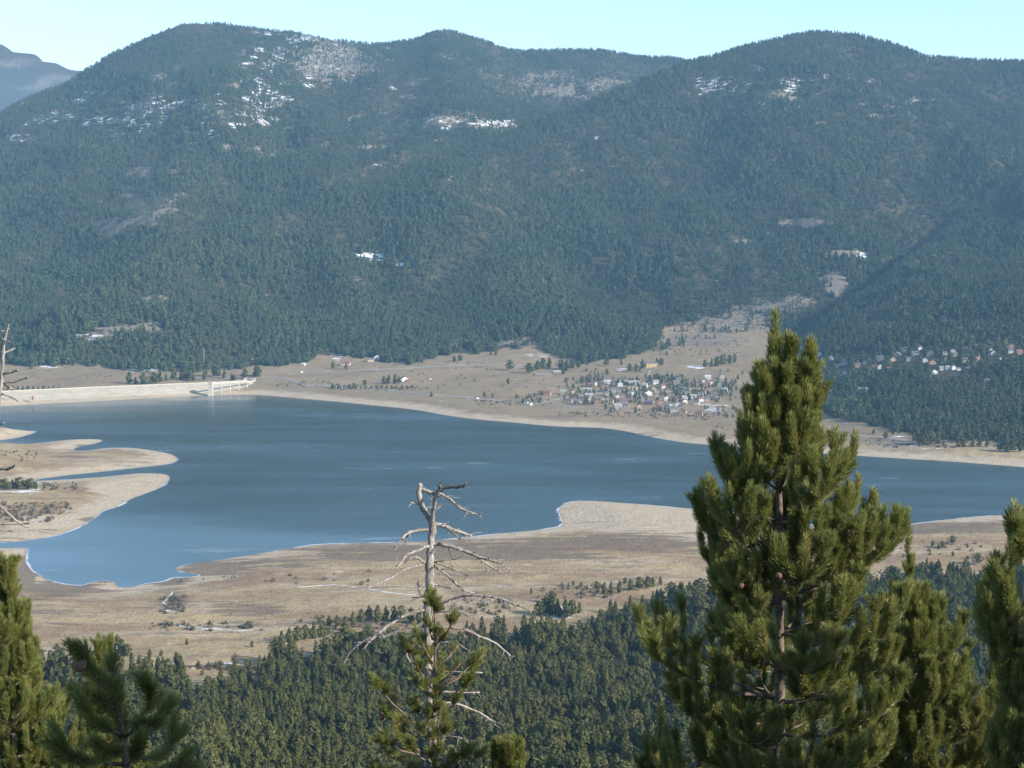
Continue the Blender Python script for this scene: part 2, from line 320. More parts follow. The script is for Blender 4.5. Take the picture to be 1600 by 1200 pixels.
# house plots (zoomed survey coordinates, width, wall, roof)
LOW = [(270,548,16,'orange','brown'),(300,552,12,'orange','red'),(450,540,10,'cream','brown'),(548,532,15,'grey','pale'),(575,500,12,'brown','red'),(592,490,8,'white','slate'),(680,482,11,'white','snowy'),(655,528,11,'tan','brown'),
 (780,470,16,'cream','slate'),(840,487,18,'grey','pale'),(870,464,8,'brown','red'),(978,466,5,'white','red'),(932,552,12,'white','red'),(876,556,6,'pink','red'),(740,567,7,'white','slate'),(785,592,24,'brown','brown'),(665,600,10,'grey','pale'),
 (560,568,14,'grey','pale'),(610,608,12,'brown','slate'),(480,608,10,'brown','slate'),(440,598,9,'grey','slate'),(400,545,9,'grey','pale'),(876,635,7,'pink','red'),(1002,606,7,'orange','red'),(1070,616,6,'white','slate'),(1105,506,8,'white','red'),
 (1150,526,13,'grey','slate'),(1080,552,6,'white','red'),(1138,575,20,'white','pale'),(1098,586,12,'tan','brown'),(1160,604,8,'white','slate'),(1236,612,8,'cream','slate'),(1280,540,8,'cream','brown'),(1272,500,14,'orange','red'),(1305,496,9,'pink','red'),
 (1305,452,10,'white','snowy'),(1328,480,8,'white','red'),(1282,472,9,'white','slate'),(1195,492,15,'brown','brown'),(1125,466,10,'grey','slate'),(1370,580,8,'white','slate'),(1392,448,10,'grey','pale'),(1380,497,10,'grey','slate'),(1215,574,11,'white','pale'),
 (985,560,5,'white','red'),(1020,552,8,'tan','brown'),(848,515,8,'cream','slate'),(770,528,15,'grey','brown'),(718,530,12,'grey','slate'),(1040,636,15,'grey','slate'),(1000,646,12,'brown','brown'),(1084,656,14,'grey','slate'),(1150,668,12,'tan','brown'),(1196,668,5,'pink','red'),
 (1252,682,12,'orange','brown'),(740,636,14,'grey','pale'),(790,632,10,'grey','slate'),(940,612,14,'brown','slate'),(1120,624,10,'white','slate'),(910,590,9,'cream','slate'),(1048,584,9,'white','red'),(960,526,8,'tan','slate'),(1340,560,9,'grey','slate'),(1300,590,10,'tan','slate'),(1410,530,10,'grey','pale'),(1260,560,9,'white','slate'),(700,600,8,'tan','brown'),(520,596,9,'white','slate')]
_r = random.Random(12)
for _ in range(34):
    X, Y = _r.uniform(540, 1420), _r.uniform(478, 650)
    if all((X - q[0]) ** 2 + (1.6 * (Y - q[1])) ** 2 > 26 ** 2 for q in LOW): LOW.append((int(X), int(Y), _r.choice((7, 8, 9, 10, 11)), _r.choice(('white', 'grey', 'tan', 'cream', 'white', 'brown')), _r.choice(('slate', 'slate', 'brown', 'red', 'pale'))))
UPP = [(160,468,10,'white','snowy'),(235,494,10,'grey','pale'),(320,522,10,'white','red'),(405,536,10,'orange','brown'),(320,580,7,'white','slate'),(485,500,5,'cream','slate'),(510,548,7,'orange','red'),(545,546,9,'white','slate'),(545,492,12,'grey','slate'),(650,470,11,'grey','pale'),
 (760,464,13,'grey','slate'),(690,438,10,'grey','slate'),(790,428,8,'white','slate'),(860,464,12,'grey','pale'),(825,504,8,'white','slate'),(870,520,11,'orange','red'),(880,580,10,'white','slate'),(950,464,8,'cream','slate'),(1013,470,8,'yellow','slate'),(1000,447,8,'white','slate'),
 (955,498,7,'orange','red'),(1102,468,6,'orange','brown'),(1080,505,12,'tan','brown'),(1160,494,11,'orange','red'),(1150,418,10,'brown','red'),(1230,436,7,'white','red'),(1252,460,10,'white','slate'),(1300,486,6,'white','red'),(1380,470,6,'orange','red'),(1360,448,8,'white','slate'),
 (1412,456,12,'brown','red'),(1362,418,10,'brown','red'),(1250,404,8,'tan','red'),(930,556,8,'white','pale'),(965,553,7,'white','pale'),(1000,552,7,'white','pale'),(1032,556,6,'white','pale'),(1095,546,6,'white','pale'),(440,690,18,'grey','pale'),(1212,636,8,'tan','pale'),(600,560,8,'tan','brown'),(720,500,9,'grey','slate'),(450,520,9,'grey','slate'),(620,500,9,'tan','slate'),(280,540,9,'grey','slate')]
verts = np.stack([GXv.ravel(), GYv.ravel(), GZ.ravel()], 1)
ii = np.arange((NR - 1) * NC).reshape(NR - 1, NC)[:, :-1].ravel()
faces = np.stack([ii, ii + 1, ii + NC + 1, ii + NC], 1)
me = bpy.data.meshes.new('terrain'); me.vertices.add(len(verts)); me.vertices.foreach_set('co', verts.ravel())
me.loops.add(faces.size); me.loops.foreach_set('vertex_index', faces.ravel().astype(np.int32))
me.polygons.add(len(faces)); me.polygons.foreach_set('loop_start', np.arange(0, faces.size, 4, dtype=np.int32))
me.update(calc_edges=True); me.polygons.foreach_set('use_smooth', [True] * len(faces))
for nm, G in (('shore', GSD), ('snow', GSNOW), ('tan', GTAN), ('mud', GMUD), ('sand', GSAND), ('forest', GFOR)):
    a = me.attributes.new(nm, 'FLOAT', 'POINT'); a.data.foreach_set('value', G.ravel().astype(np.float32))
m, t, p = newmat('ground', .95, .1); g = NG(t); P = g.pos()
n1 = g.noise(P, .012, 5); n2 = g.noise(P, .06, 5); n3 = g.noise(P, .35, 3); nst = g.noise(P, .02, 5, .6, (.35, 1.6, 1))
c = g.mix(g.ramp(n1, .38, .62), (.43, .325, .175), (.32, .235, .13))
c = g.mix(g.math('MULTIPLY', g.ramp(nst, .46, .62), .75), c, (.46, .37, .245))
c = g.mix(g.math('MULTIPLY', g.ramp(n2, .52, .66), .5), c, (.21, .155, .11))
rust = g.noise(P, .009, 5, .6, (.6, 1.5, 1)); c = g.mix(g.math('MULTIPLY', g.ramp(rust, .48, .6), .75), c, (.27, .175, .10))
nf = g.noise(P, .22, 6, .7, (.5, 1.3, 1)); c = g.mix(g.math('MULTIPLY', g.ramp(nf, .5, .68), .36), c, (.17, .125, .075)); c = g.mix(g.math('MULTIPLY', g.ramp(nf, .48, .3), .35), c, (.50, .42, .28))
sh = g.attr('shore')
wob = g.math('MULTIPLY_ADD', n2, 44.0, -22.0)
shw = g.math('ADD', sh, wob)
beach = g.math('SUBTRACT', 1.0, g.ramp(shw, 22, 52))
beach = g.math('MAXIMUM', beach, g.ramp(g.math('ADD', g.attr('sand'), g.math('MULTIPLY_ADD', n2, .8, -.4)), .4, .7))
lines = g.n('ShaderNodeMath', operation='SINE'); g.put(lines.inputs[0], g.math('ADD', g.math('MULTIPLY', sh, .95), g.math('MULTIPLY', n1, 16.0)))
sandc = g.mix(g.math('MULTIPLY', g.ramp(lines.outputs[0], .2, .95), .38), (.51, .415, .285), (.36, .285, .195))
sandc = g.mix(g.math('MULTIPLY', g.ramp(n2, .45, .65), .4), sandc, (.43, .34, .23))
ysp = g.n('ShaderNodeSeparateXYZ'); g.put(ysp.inputs[0], P)
c = g.mix(g.math('MULTIPLY', g.ramp(ysp.outputs[1], 2050, 2450), .75), c, g.mix(g.ramp(n2, .35, .65), (.225, .175, .11), (.29, .228, .14)))
c = g.mix(beach, c, sandc)
mudm = g.ramp(g.math('ADD', g.attr('mud'), g.math('MULTIPLY_ADD', g.math('ADD', g.math('MULTIPLY', nst, .6), g.math('MULTIPLY', g.noise(P, .09, 6, .7, (.25, 1.6, 1)), .6)), 4.6, -2.75)), .25, .7)
c = g.mix(g.math('MULTIPLY', mudm, .85), c, g.mix(n3, (.15, .112, .078), (.215, .165, .112)))
wet = g.math('SUBTRACT', 1.0, g.ramp(sh, .5, 5.0)); c = g.mix(g.math('MULTIPLY', wet, .35), c, (.16, .13, .105))
ff = g.mix(n2, (.055, .052, .030), (.085, .075, .042))
c = g.mix(g.attr('forest'), c, ff)
tm = g.ramp(g.math('ADD', g.attr('tan'), g.math('MULTIPLY_ADD', n2, 1.6, -.85)), .25, .5)
rockc = g.mix(g.ramp(n3, .45, .6), (.17, .14, .10), (.235, .215, .18))
c = g.mix(tm, c, rockc)
yy_ = g.n('ShaderNodeSeparateXYZ'); g.put(yy_.inputs[0], P); icey = g.math('SUBTRACT', 1.0, g.math('MULTIPLY', g.ramp(yy_.outputs[1], 1750, 2100), .75))
nsn = g.noise(P, .075, 6, .7, (.45, 1.5, 1))
sm = g.ramp(g.math('MULTIPLY_ADD', g.attr('snow'), .75, g.math('MULTIPLY_ADD', nsn, 4.0, -2.25)), .42, .56)
c = g.mix(sm, c, (.80, .83, .88))
ice = g.math('MULTIPLY', g.math('SUBTRACT', 1.0, g.ramp(g.math('ABSOLUTE', g.math('ADD', sh, g.math('MULTIPLY_ADD', n3, 3.0, -1.5))), .3, 1.5)), g.math('MULTIPLY', g.ramp(g.math('ADD', g.math('MULTIPLY', n1, .5), g.math('MULTIPLY', n2, .5)), .44, .56), icey))
c = g.mix(ice, c, (.70, .74, .78))
t.links.new(c, p.inputs['Base Color'])
t.links.new(g.bump(g.math('ADD', n2, g.math('MULTIPLY', n3, .6)), .9, 2.0), p.inputs['Normal'])
me.materials.append(m)
tag(link('terrain', me), 'tan valley floor rising into the wooded mountain slopes', None, None, 'structure')

# ------------------------------------------------------------------ lake water with thin ice
m, t, p = newmat('water', .14, .5); g = NG(t); P = g.pos()
st = g.noise(P, .006, 5, .6, (.35, 1.0, 1)); st2 = g.noise(P, .03, 4, .6, (.3, 1.2, 1))
arm = g.ramp(g.math('ADD', g.attr('arm'), g.math('MULTIPLY_ADD', st, 1.2, -.6)), .3, .9)
icef = g.math('MAXIMUM', g.math('MULTIPLY', g.ramp(st, .52, .66), .3), g.math('MULTIPLY', arm, .9))
cc = g.mix(icef, (.042, .074, .078), (.105, .178, .212))
cc = g.mix(g.math('MULTIPLY', g.ramp(st2, .60, .68), g.math('MULTIPLY', g.ramp(st, .5, .6), .5)), cc, (.30, .36, .40))
yy_ = g.n('ShaderNodeSeparateXYZ'); g.put(yy_.inputs[0], P); icey = g.math('SUBTRACT', 1.0, g.math('MULTIPLY', g.ramp(yy_.outputs[1], 1750, 2100), .8))
rim = g.math('MULTIPLY', g.math('SUBTRACT', 1.0, g.ramp(g.math('ADD', g.attr('shore'), g.math('MULTIPLY_ADD', st2, 7.0, -3.5)), .2, 2.6)), g.math('MULTIPLY', g.ramp(g.noise(P, .02, 5, .6), .44, .58), icey))
cc = g.mix(rim, cc, (.62, .67, .72))
t.links.new(cc, p.inputs['Base Color'])
t.links.new(g.math('ADD', g.math('MULTIPLY', rim, .5), g.math('ADD', g.math('MULTIPLY_ADD', st, .25, .04), g.math('MULTIPLY', g.ramp(g.noise(P, .012, 5, .6, (.22, 1.1, 1)), .4, .64), .10))), p.inputs['Roughness'])
p.inputs['IOR'].default_value = 1.333
wv = g.noise(P, .9, 3, .6, (.6, 1.4, 1)); t.links.new(g.bump(wv, .25, .12), p.inputs['Normal'])
# the water sheet follows the shoreline, tucked a few metres under the banks
yr = np.concatenate([seg(1330, 1500, 60), seg(1500, 3150, 200)]); cr = np.linspace(-.50, .50, 330)
wx = cr[None, :] * (yr[:, None] + YO); wy = np.repeat(yr[:, None], len(cr), 1)
wsd = shore_dist(wx.ravel(), wy.ravel()).reshape(wx.shape)
keep = wsd < 14
idx = -np.ones(wx.shape, int); kf = keep[:-1, :-1] & keep[1:, :-1] & keep[:-1, 1:] & keep[1:, 1:]
vv = []; fl = []
used = np.zeros(wx.shape, bool)
for a, b in ((0, 0), (1, 0), (0, 1), (1, 1)): used[a:a + kf.shape[0], b:b + kf.shape[1]] |= kf
idx[used] = np.arange(used.sum())
r_, c_ = np.nonzero(kf)
wf = np.stack([idx[r_, c_], idx[r_, c_ + 1], idx[r_ + 1, c_ + 1], idx[r_ + 1, c_]], 1)
wme = bpy.data.meshes.new('lake'); wme.from_pydata(np.stack([wx[used], wy[used], np.zeros(used.sum())], 1).tolist(), [], wf.tolist()); wme.update()
a = wme.attributes.new('shore', 'FLOAT', 'POINT'); a.data.foreach_set('value', (-wsd[used]).astype(np.float32))
_wpx, _wpy = project(wx[used], wy[used], np.zeros(used.sum()))
armv = np.clip(sstep(_wpy - (_wpx - 150) * .09, 735, 850), 0, 1)
a = wme.attributes.new('arm', 'FLOAT', 'POINT'); a.data.foreach_set('value', armv.astype(np.float32))
wme.materials.append(m)
tag(link('lake', wme), 'blue reservoir lake with a thin rim of ice', None, None, 'structure')
# ------------------------------------------------------------------ forest trees
def tree_parts(seed, H, RW, nclump, cs, prof, ntri=5, trunk_sides=5, cm='near_needles', bare=.18):
    """one conifer: (trunk mesh, crown mesh); needle sprays as small triangles through the crown's volume"""
    rr = random.Random(seed)
    tb = MB(); lean = (rr.uniform(-.02, .02) * H, rr.uniform(-.02, .02) * H)
    tb.tube([(0, 0, -.8), (lean[0] * .3, lean[1] * .3, H * .4), (lean[0], lean[1], H * .97)], [H * .016, H * .011, H * .003], trunk_sides)
    cb = MB(); lob = [(rr.uniform(0, 6.28), rr.uniform(.1, .3), rr.randint(1, 3)) for _ in range(3)]
    for k in range(nclump):
        h = bare + (1 - bare) * ((k + rr.random()) / nclump) ** .95
        s = (h - bare) / (1 - bare)
        if prof == 'cone': r = (1 - s) ** .75 * (.55 + .45 * min(1, s / .15))
        elif prof == 'round': r = math.sqrt(max(0, 1 - (2 * s - .9) ** 2 / 1.25)) * (1 if s < .93 else .6)
        else: r = (1 - s ** 2.2) ** .8 * (.5 + .5 * min(1, s / .25))
        a = rr.uniform(0, 6.283)
        for ph, am, fr in lob: r *= 1 + am * math.sin(fr * a + ph + 9 * s)
        r *= RW * (rr.random() ** .35)
        c = Vector((lean[0] * h + math.cos(a) * r, lean[1] * h + math.sin(a) * r, H * h))
        out = Vector((math.cos(a), math.sin(a), .35 + .9 * s)).normalized()
        sz = cs * rr.uniform(.7, 1.3) * (1.1 - .45 * s)
        for _ in range(ntri):
            nrm = (out + Vector((rr.uniform(-1, 1), rr.uniform(-1, 1), rr.uniform(-1, 1))) * .55).normalized()
            d = Vector((rr.uniform(-1, 1), rr.uniform(-1, 1), rr.uniform(-.5, 1.0))); d = (d - nrm * d.dot(nrm) + out * .3).normalized()
            sd_ = d.cross(nrm).normalized() * sz * .42
            b0 = c - d * sz * .45
            cb.poly([b0 + sd_, b0 - sd_, c + d * sz * .75], [(0, 1, 2)])
    return tb.mesh('trunk', M['far_bark']), cb.mesh('crown', M[cm])
def joined(seed, *a, **k):
    t_, c_ = tree_parts(seed, *a, **k)
    b = MB(); b.poly([v.co for v in t_.vertices], [tuple(f.vertices) for f in t_.polygons]); nt_ = len(t_.polygons)
    b.poly([v.co for v in c_.vertices], [tuple(f.vertices) for f in c_.polygons])
    me = b.mesh('conifer', None); me.materials.append(t_.materials[0]); me.materials.append(c_.materials[0])
    me.polygons.foreach_set('material_index', [0] * nt_ + [1] * (len(me.polygons) - nt_))
    return bpy.data.objects.new('conifer', me)       # never linked: only a source for the instances
def scatter(name, protos, P_, rot, scl, idx, parent=None):
    """one object whose points carry copies of the source meshes"""
    me = bpy.data.meshes.new(name); me.vertices.add(len(P_)); me.vertices.foreach_set('co', np.asarray(P_, np.float32).ravel())
    for nm, ty, key, v in (('rot', 'FLOAT_VECTOR', 'vector', rot), ('scl', 'FLOAT_VECTOR', 'vector', scl), ('idx', 'INT', 'value', idx)):
        at = me.attributes.new(nm, ty, 'POINT'); at.data.foreach_set(key, np.asarray(v, np.int32 if ty == 'INT' else np.float32).ravel())
    o = link(name, me, parent)
    ng = bpy.data.node_groups.new(name, 'GeometryNodeTree')
    ng.interface.new_socket('Geometry', in_out='INPUT', socket_type='NodeSocketGeometry'); ng.interface.new_socket('Geometry', in_out='OUTPUT', socket_type='NodeSocketGeometry')
    gi = ng.nodes.new('NodeGroupInput'); go = ng.nodes.new('NodeGroupOutput')
    jn = ng.nodes.new('GeometryNodeJoinGeometry'); ip = ng.nodes.new('GeometryNodeInstanceOnPoints'); ip.inputs['Pick Instance'].default_value = True
    for q in reversed(protos):
        oi = ng.nodes.new('GeometryNodeObjectInfo'); oi.inputs['Object'].default_value = q; oi.inputs['As Instance'].default_value = True
        ng.links.new(oi.outputs['Geometry'], jn.inputs[0])
    def na(nm, ty):
        q = ng.nodes.new('GeometryNodeInputNamedAttribute'); q.data_type = ty; q.inputs['Name'].default_value = nm
        return [s for s in q.outputs if s.enabled and s.name == 'Attribute'][0]
    ng.links.new(gi.outputs[0], ip.inputs['Points']); ng.links.new(jn.outputs[0], ip.inputs['Instance'])
    ng.links.new(na('rot', 'FLOAT_VECTOR'), ip.inputs['Rotation']); ng.links.new(na('scl', 'FLOAT_VECTOR'), ip.inputs['Scale']); ng.links.new(na('idx', 'INT'), ip.inputs['Instance Index'])
    ng.links.new(ip.outputs[0], go.inputs[0])
    md = o.modifiers.new('scatter', 'NODES'); md.node_group = ng
    return o

def sample_area(y0, y1, spacing, u_lim, seed):
    rg = np.random.default_rng(seed)
    n = int((y1 ** 2 - y0 ** 2) * u_lim / spacing ** 2)
    y = np.sqrt(rg.uniform(y0 ** 2, y1 ** 2, n)); x = rg.uniform(-u_lim, u_lim, n) * y
    return x, y, rg
# far slopes
x, y, rg = sample_area(2080, 7000, 7.1, .40, 31)
z = gsample(GZ, x, y); sd = gsample(GSD, x, y); px, py = project(x, y, z)
dens = cover(px, py, y, 0) * (sd > 12)
dens = np.maximum(dens, .16 * ((np.abs(px - 1130) < 130) & (np.abs(py - 505 + (px - 1130) * .22) < 22) & (y > 3000)))
tanv = gsample(GTAN, x, y); snv = gsample(GSNOW, x, y); upv = gsample(GUPV, x, y)
pn = fbm(x / 22, y / 22, 41, 3)
low = sstep(py, 330, 390)
thin = np.clip(1 - 1.1 * np.clip(tanv + (pn - .5) * 1.8, 0, 1), .52 - .48 * low, 1) * np.clip(1 - .8 * np.clip(snv + (pn - .5) * 2.2, 0, 1), .42 - .36 * low, 1) * np.clip(1 - .75 * upv, .15, 1)
massif = sstep(fbm(x / 260, y / 260, 57, 3), .38, .62)
upper = sstep(py, 290, 120) * (px < 1080) * (y > 4700)
thin = thin * (1 - .40 * upper * massif)
thin = thin * (1 - .10 * sstep(fbm(x / 70, y / 90, 61, 3), .55, .7))
for X, Y, wz, _a, _b in UPP:                         # gardens kept open in front of the hillside houses
    thin = np.where((np.abs(px - 1240 - X / 4) < wz * .7) & (py > 440 + Y / 4 - 2) & (py < 440 + Y / 4 + 16), thin * .05, thin)
# keep what lies on or just behind visible ground: horizon test along each sight line
pxi = np.clip(((px + 240) / 12).astype(int), 0, 200)
tt = (z - CAMZ) / y; order = np.argsort(y); best = np.full(201, -9.0); vis = np.zeros(len(x), bool)
for k in order:
    b = pxi[k]
    if tt[k] > best[b] - .035: vis[k] = True
    if tt[k] > best[b]: best[b] = tt[k]
ok = (rg.random(len(x)) < dens * thin) & vis & (px > -120) & (px < 1720)
x, y, z, pyk, tk, sk_ = x[ok], y[ok], z[ok], py[ok], tanv[ok], snv[ok]
nF = len(x); hgt = .93 * rg.uniform(.5, 1.3, nF) * np.clip(1.05 - .35 * sstep(y, 4500, 6500), .6, 1.1)
hgt *= np.where(tk > .5, .7, 1.0) * (.78 + .5 * sstep(fbm(x / 120, y / 150, 67, 2), .35, .68))
protosF = [joined(100 + k, 14.5, 3.3 + .25 * (k % 3), 46, 2.3, ('cone', 'oval', 'oval', 'cone', 'round')[k % 5], 4, 3, 'far_needles', .16) for k in range(7)]
wid = rg.uniform(.85, 1.25, nF)
o = scatter('mountain_forest', protosF, np.stack([x, y, z - .5], 1), np.stack([np.zeros(nF), np.zeros(nF), rg.uniform(0, 6.28, nF)], 1), np.stack([hgt * wid, hgt * wid, hgt], 1), rg.integers(0, 7, nF))
tag(o, 'blue-green pine forest covering the mountains beyond the lake', 'forest', None, 'stuff')
print('far trees', nF)

# near forest below the viewpoint
x, y, rg = sample_area(585, 1480, 5.3, .37, 32)
z = gsample(GZ, x, y); px, py = project(x, y, z); sd = gsample(GSD, x, y)
pn = fbm(x / 30, y / 30, 43, 3)
ok = (cover(px, py, y, 0) > .5) & (sd > 20) & (px > -90) & (px < 1690)
edge = np.interp(px, NEARL[:, 0], NEARL[:, 1]); ok &= rg.random(len(x)) < np.clip(.25 + (py - edge) / 55, .25, .92) * np.where(pn < .36, .35, 1)
x, y, z, px, py = x[ok], y[ok], z[ok], px[ok], py[ok]; nN = len(x)
big = fbm(x / 75, y / 75, 47, 2); hgt = 1.12 * (rg.uniform(.45, 1.12, nN) + .6 * sstep(big, .55, .75)) * (1 - .12 * sstep(y, 1000, 1400))
wid = rg.uniform(.85, 1.2, nN); rz = rg.uniform(0, 6.28, nN); idn = rg.integers(0, 9, nN)
specN = [(200 + k, 11.5, 2.25 + .2 * (k % 3), 190, 1.0, ('cone', 'oval', 'cone', 'oval', 'cone', 'round', 'cone')[k]) for k in range(7)]
partsN = [tree_parts(*s, 5, 5, 'near_needles', .12) for s in specN]
partsN += [tree_parts(230, 12.5, 3.4, 260, 1.05, 'round', 5, 6, 'near_needles', .3), tree_parts(231, 9.5, 2.6, 150, 1.1, 'round', 3, 5, 'bare_twigs', .2)]
idn = np.where((idn == 8) & (fbm(x / 55, y / 55, 77, 2) < .80), 0, idn)
def pair_obj(t_, c_):
    b = MB(); b.poly([v.co for v in t_.vertices], [tuple(f.vertices) for f in t_.polygons]); k = len(t_.polygons)
    b.poly([v.co for v in c_.vertices], [tuple(f.vertices) for f in c_.polygons]); me = b.mesh('conifer', None)
    me.materials.append(t_.materials[0]); me.materials.append(c_.materials[0]); me.polygons.foreach_set('material_index', [0] * k + [1] * (len(me.polygons) - k))
    return bpy.data.objects.new('conifer', me)
# the trees that show largest along the lower edge stand as single things, the mass behind them as one forest
hpx = hgt * 11.5 * FPX / y; topv = py - hpx
cand = np.nonzero((py > 1060) & (topv < 1195) & (px > 230) & (px < 1090) & (idn != 8))[0]
cand = cand[np.argsort(-hpx[cand])][:150]
single = np.zeros(nN, bool); single[cand] = True
for k in cand:
    e = empty('forest_pine', (x[k], y[k], z[k])); e.rotation_euler.z = rz[k]; e.scale = (hgt[k] * wid[k], hgt[k] * wid[k], hgt[k])
    tag(e, 'sunlit green pine in the nearest rows of the dense wood at the bottom', 'tree', 'pines in the nearest rows of the dense wood')
    link('trunk', partsN[idn[k]][0], e); tag(link('crown', partsN[idn[k]][1], e), kind='stuff')
q = ~single
o = scatter('valley_forest', [pair_obj(*pp) for pp in partsN], np.stack([x[q], y[q], z[q]], 1), np.stack([np.zeros(q.sum())] * 2 + [rz[q]], 1), np.stack([hgt[q] * wid[q], hgt[q] * wid[q], hgt[q]], 1), idn[q])
tag(o, 'dense dark green pine forest below the viewpoint, running to the tan plain', 'forest', None, 'stuff')
print('near trees', nN)
# ------------------------------------------------------------------ dam, intake tower, footbridge
def pxz(px, py, z):                                  # point at height z on a sight line
    t = float(tanpy(py)); yy = (z - CAMZ) / t; return Vector((float(upx(px, t)) * yy, yy, z))
m, t, p = newmat('dam_stone', .9, .15); g = NG(t); P = g.pos()
c = g.mix(g.ramp(g.noise(P, .05, 5, .6, (1, 1, 4)), .35, .65), (.46, .41, .32), (.37, .33, .26)); c = g.mix(g.math('MULTIPLY', g.ramp(g.noise(P, .5, 4), .5, .7), .4), c, (.30, .27, .22))
t.links.new(c, p.inputs['Base Color']); t.links.new(g.bump(g.noise(P, .6, 3), .8, .5), p.inputs['Normal']); M['dam_stone'] = m
M['concrete'] = flat('concrete', (.58, .54, .45), (.48, .45, .38), .12)
M['asphalt'] = flat('asphalt', (.36, .35, .345), (.25, .245, .24), .05)
M['snowpack'] = flat('snowpack', (.70, .72, .75), (.42, .37, .30), .12, .7)
M['metal'] = flat('metal', (.42, .42, .42), (.33, .33, .33), .5, .5)
M['darkwin'] = flat('darkwin', (.04, .045, .05), (.06, .06, .065), 1, .2, .5)
dam = empty('dam', pxz(160, 604, 19)); tag(dam, 'long pale stone-faced embankment dam across the far end of the lake', 'dam')
DH = 19.0
wl = [pxz(a, b, -1.0) for a, b in ((-330, 652.5), (0, 634), (170, 625), (330, 617), (384, 615))]
cr_ = [pxz(a, b, DH) for a, b in ((-330, 627), (0, 612), (170, 604.5), (330, 598), (386, 595))]
def strip(name, rows, mat, parent, base):
    b = MB(); k = len(rows[0])
    vs_ = [Vector(q) - base for r_ in rows for q in r_]
    b.poly(vs_, [(i * k + j, i * k + j + 1, (i + 1) * k + j + 1, (i + 1) * k + j) for i in range(len(rows) - 1) for j in range(k - 1)])
    return b.build(name, mat, parent)
def dense(pts, n):
    out = []
    for a, b in zip(pts[:-1], pts[1:]): out += [a.lerp(b, i / n) for i in range(n)]
    return out + [pts[-1]]
wl, cr_ = dense(wl, 8), dense(cr_, 8); D0 = dam.location.copy()
V = Vector
strip('stone_face', [[a, a.lerp(b, .33), a.lerp(b, .66), b] for a, b in zip(wl, cr_)], M['dam_stone'], dam, D0)
strip('crest_road', [[b + V((0, 0, .02)), b + V((0, 7, .02))] for b in cr_], M['asphalt'], dam, D0)
strip('downstream_face', [[b + V((0, 7, 0)), b + V((0, 52, -17)), b + V((0, 80, -22))] for b in cr_], M['dam_stone'], dam, D0)
strip('parapet', [[b + V((0, .1, 0)), b + V((0, .1, 1.3)), b + V((0, .8, 1.3)), b + V((0, .8, 0))] for b in cr_], M['concrete'], dam, D0)
strip('abutment', [[wl[-1] + V((0, 1, 0)), wl[-1].lerp(cr_[-1], .5), cr_[-1], cr_[-1] + V((0, 7, 0))], [wl[-1] + V((22, 12, 0)), wl[-1].lerp(cr_[-1], .5) + V((24, 16, -6)), cr_[-1] + V((26, 18, -12)), cr_[-1] + V((26, 26, -12))]], M['dam_stone'], dam, D0)
sg = MB(); q0, q1 = pxz(52.5, 622, 10), pxz(57.5, 622, 10)
sg.box((0, -1.5, 0), (7, .5, 8.5)); o = sg.build('level_board', M['concrete'], dam); o.location = q0 - D0
sg = MB(); sg.box((-1.2, -1.9, .4), (2.6, .2, 6)); tag(sg.build('red_panel', flat('red_panel', (.5, .10, .07)), dam, loc=q0 - D0), 'red panel on the water level board')
tw = pxz(329.3, 618.3, 0); tower = empty('intake_tower', (tw.x, tw.y, -8)); tag(tower, 'pale square concrete intake tower standing in the lake by the dam', 'tower')
b = MB(); b.box((0, 0, 14.5), (8.4, 8.4, 37)); b.build('shaft', M['concrete'], tower)
b = MB(); b.box((0, 0, 33.4), (9.6, 9.6, .9)); b.build('roof_slab', M['concrete'], tower)
for zz in (24, 29):
    b = MB(); b.box((0, -4.25, zz), (1.4, .2, 2.0)); b.build('window', M['darkwin'], tower)
be = pxz(398, 595, 20); bs = Vector((tw.x, tw.y, 22.5))
brg = empty('footbridge', bs); tag(brg, 'slim pale footbridge on thin piers linking intake tower to shore', 'bridge')
dv = be - bs; ang = math.atan2(dv.y, dv.x); L = math.hypot(dv.x, dv.y); pt = dv.z / L
b = MB(); n = Vector((-math.sin(ang), math.cos(ang), 0)) * 1.6; st_ = dv.normalized() * 4.2
for zo in (0.0, -1.2): b.v += [tuple(st_ + n + V((0, 0, zo))), tuple(st_ - n + V((0, 0, zo))), tuple(dv - n + V((0, 0, zo))), tuple(dv + n + V((0, 0, zo)))]
b.f += [(0, 1, 2, 3), (7, 6, 5, 4), (0, 4, 5, 1), (1, 5, 6, 2), (2, 6, 7, 3), (3, 7, 4, 0)]; b.build('deck', M['concrete'], brg)
for sgn in (-1, 1):
    b = MB(); nn = Vector((-math.sin(ang), math.cos(ang), 0)) * 1.5 * sgn
    for zo in (.55, 1.1): b.tube([st_ + nn + V((0, 0, zo)), dv + nn + V((0, 0, zo))], [.07, .07], 4)
    for k in range(15):
        q = st_.lerp(dv, k / 14) + nn; b.tube([q, q + V((0, 0, 1.1))], [.06, .06], 4)
    b.build('railing', M['metal'], brg)
for f in (.24, .44, .63, .82):
    q = dv * f; gzv = min(gz(bs.x + q.x, bs.y + q.y), 8) - 3
    b = MB(); b.box((0, 0, (q.z - 1.25 + bs.z + gzv) / 2 - bs.z), (1.2, 1.2, q.z - 1.25 + bs.z - gzv), ang); b.build('pier', M['concrete'], brg, loc=(q.x, q.y, 0))

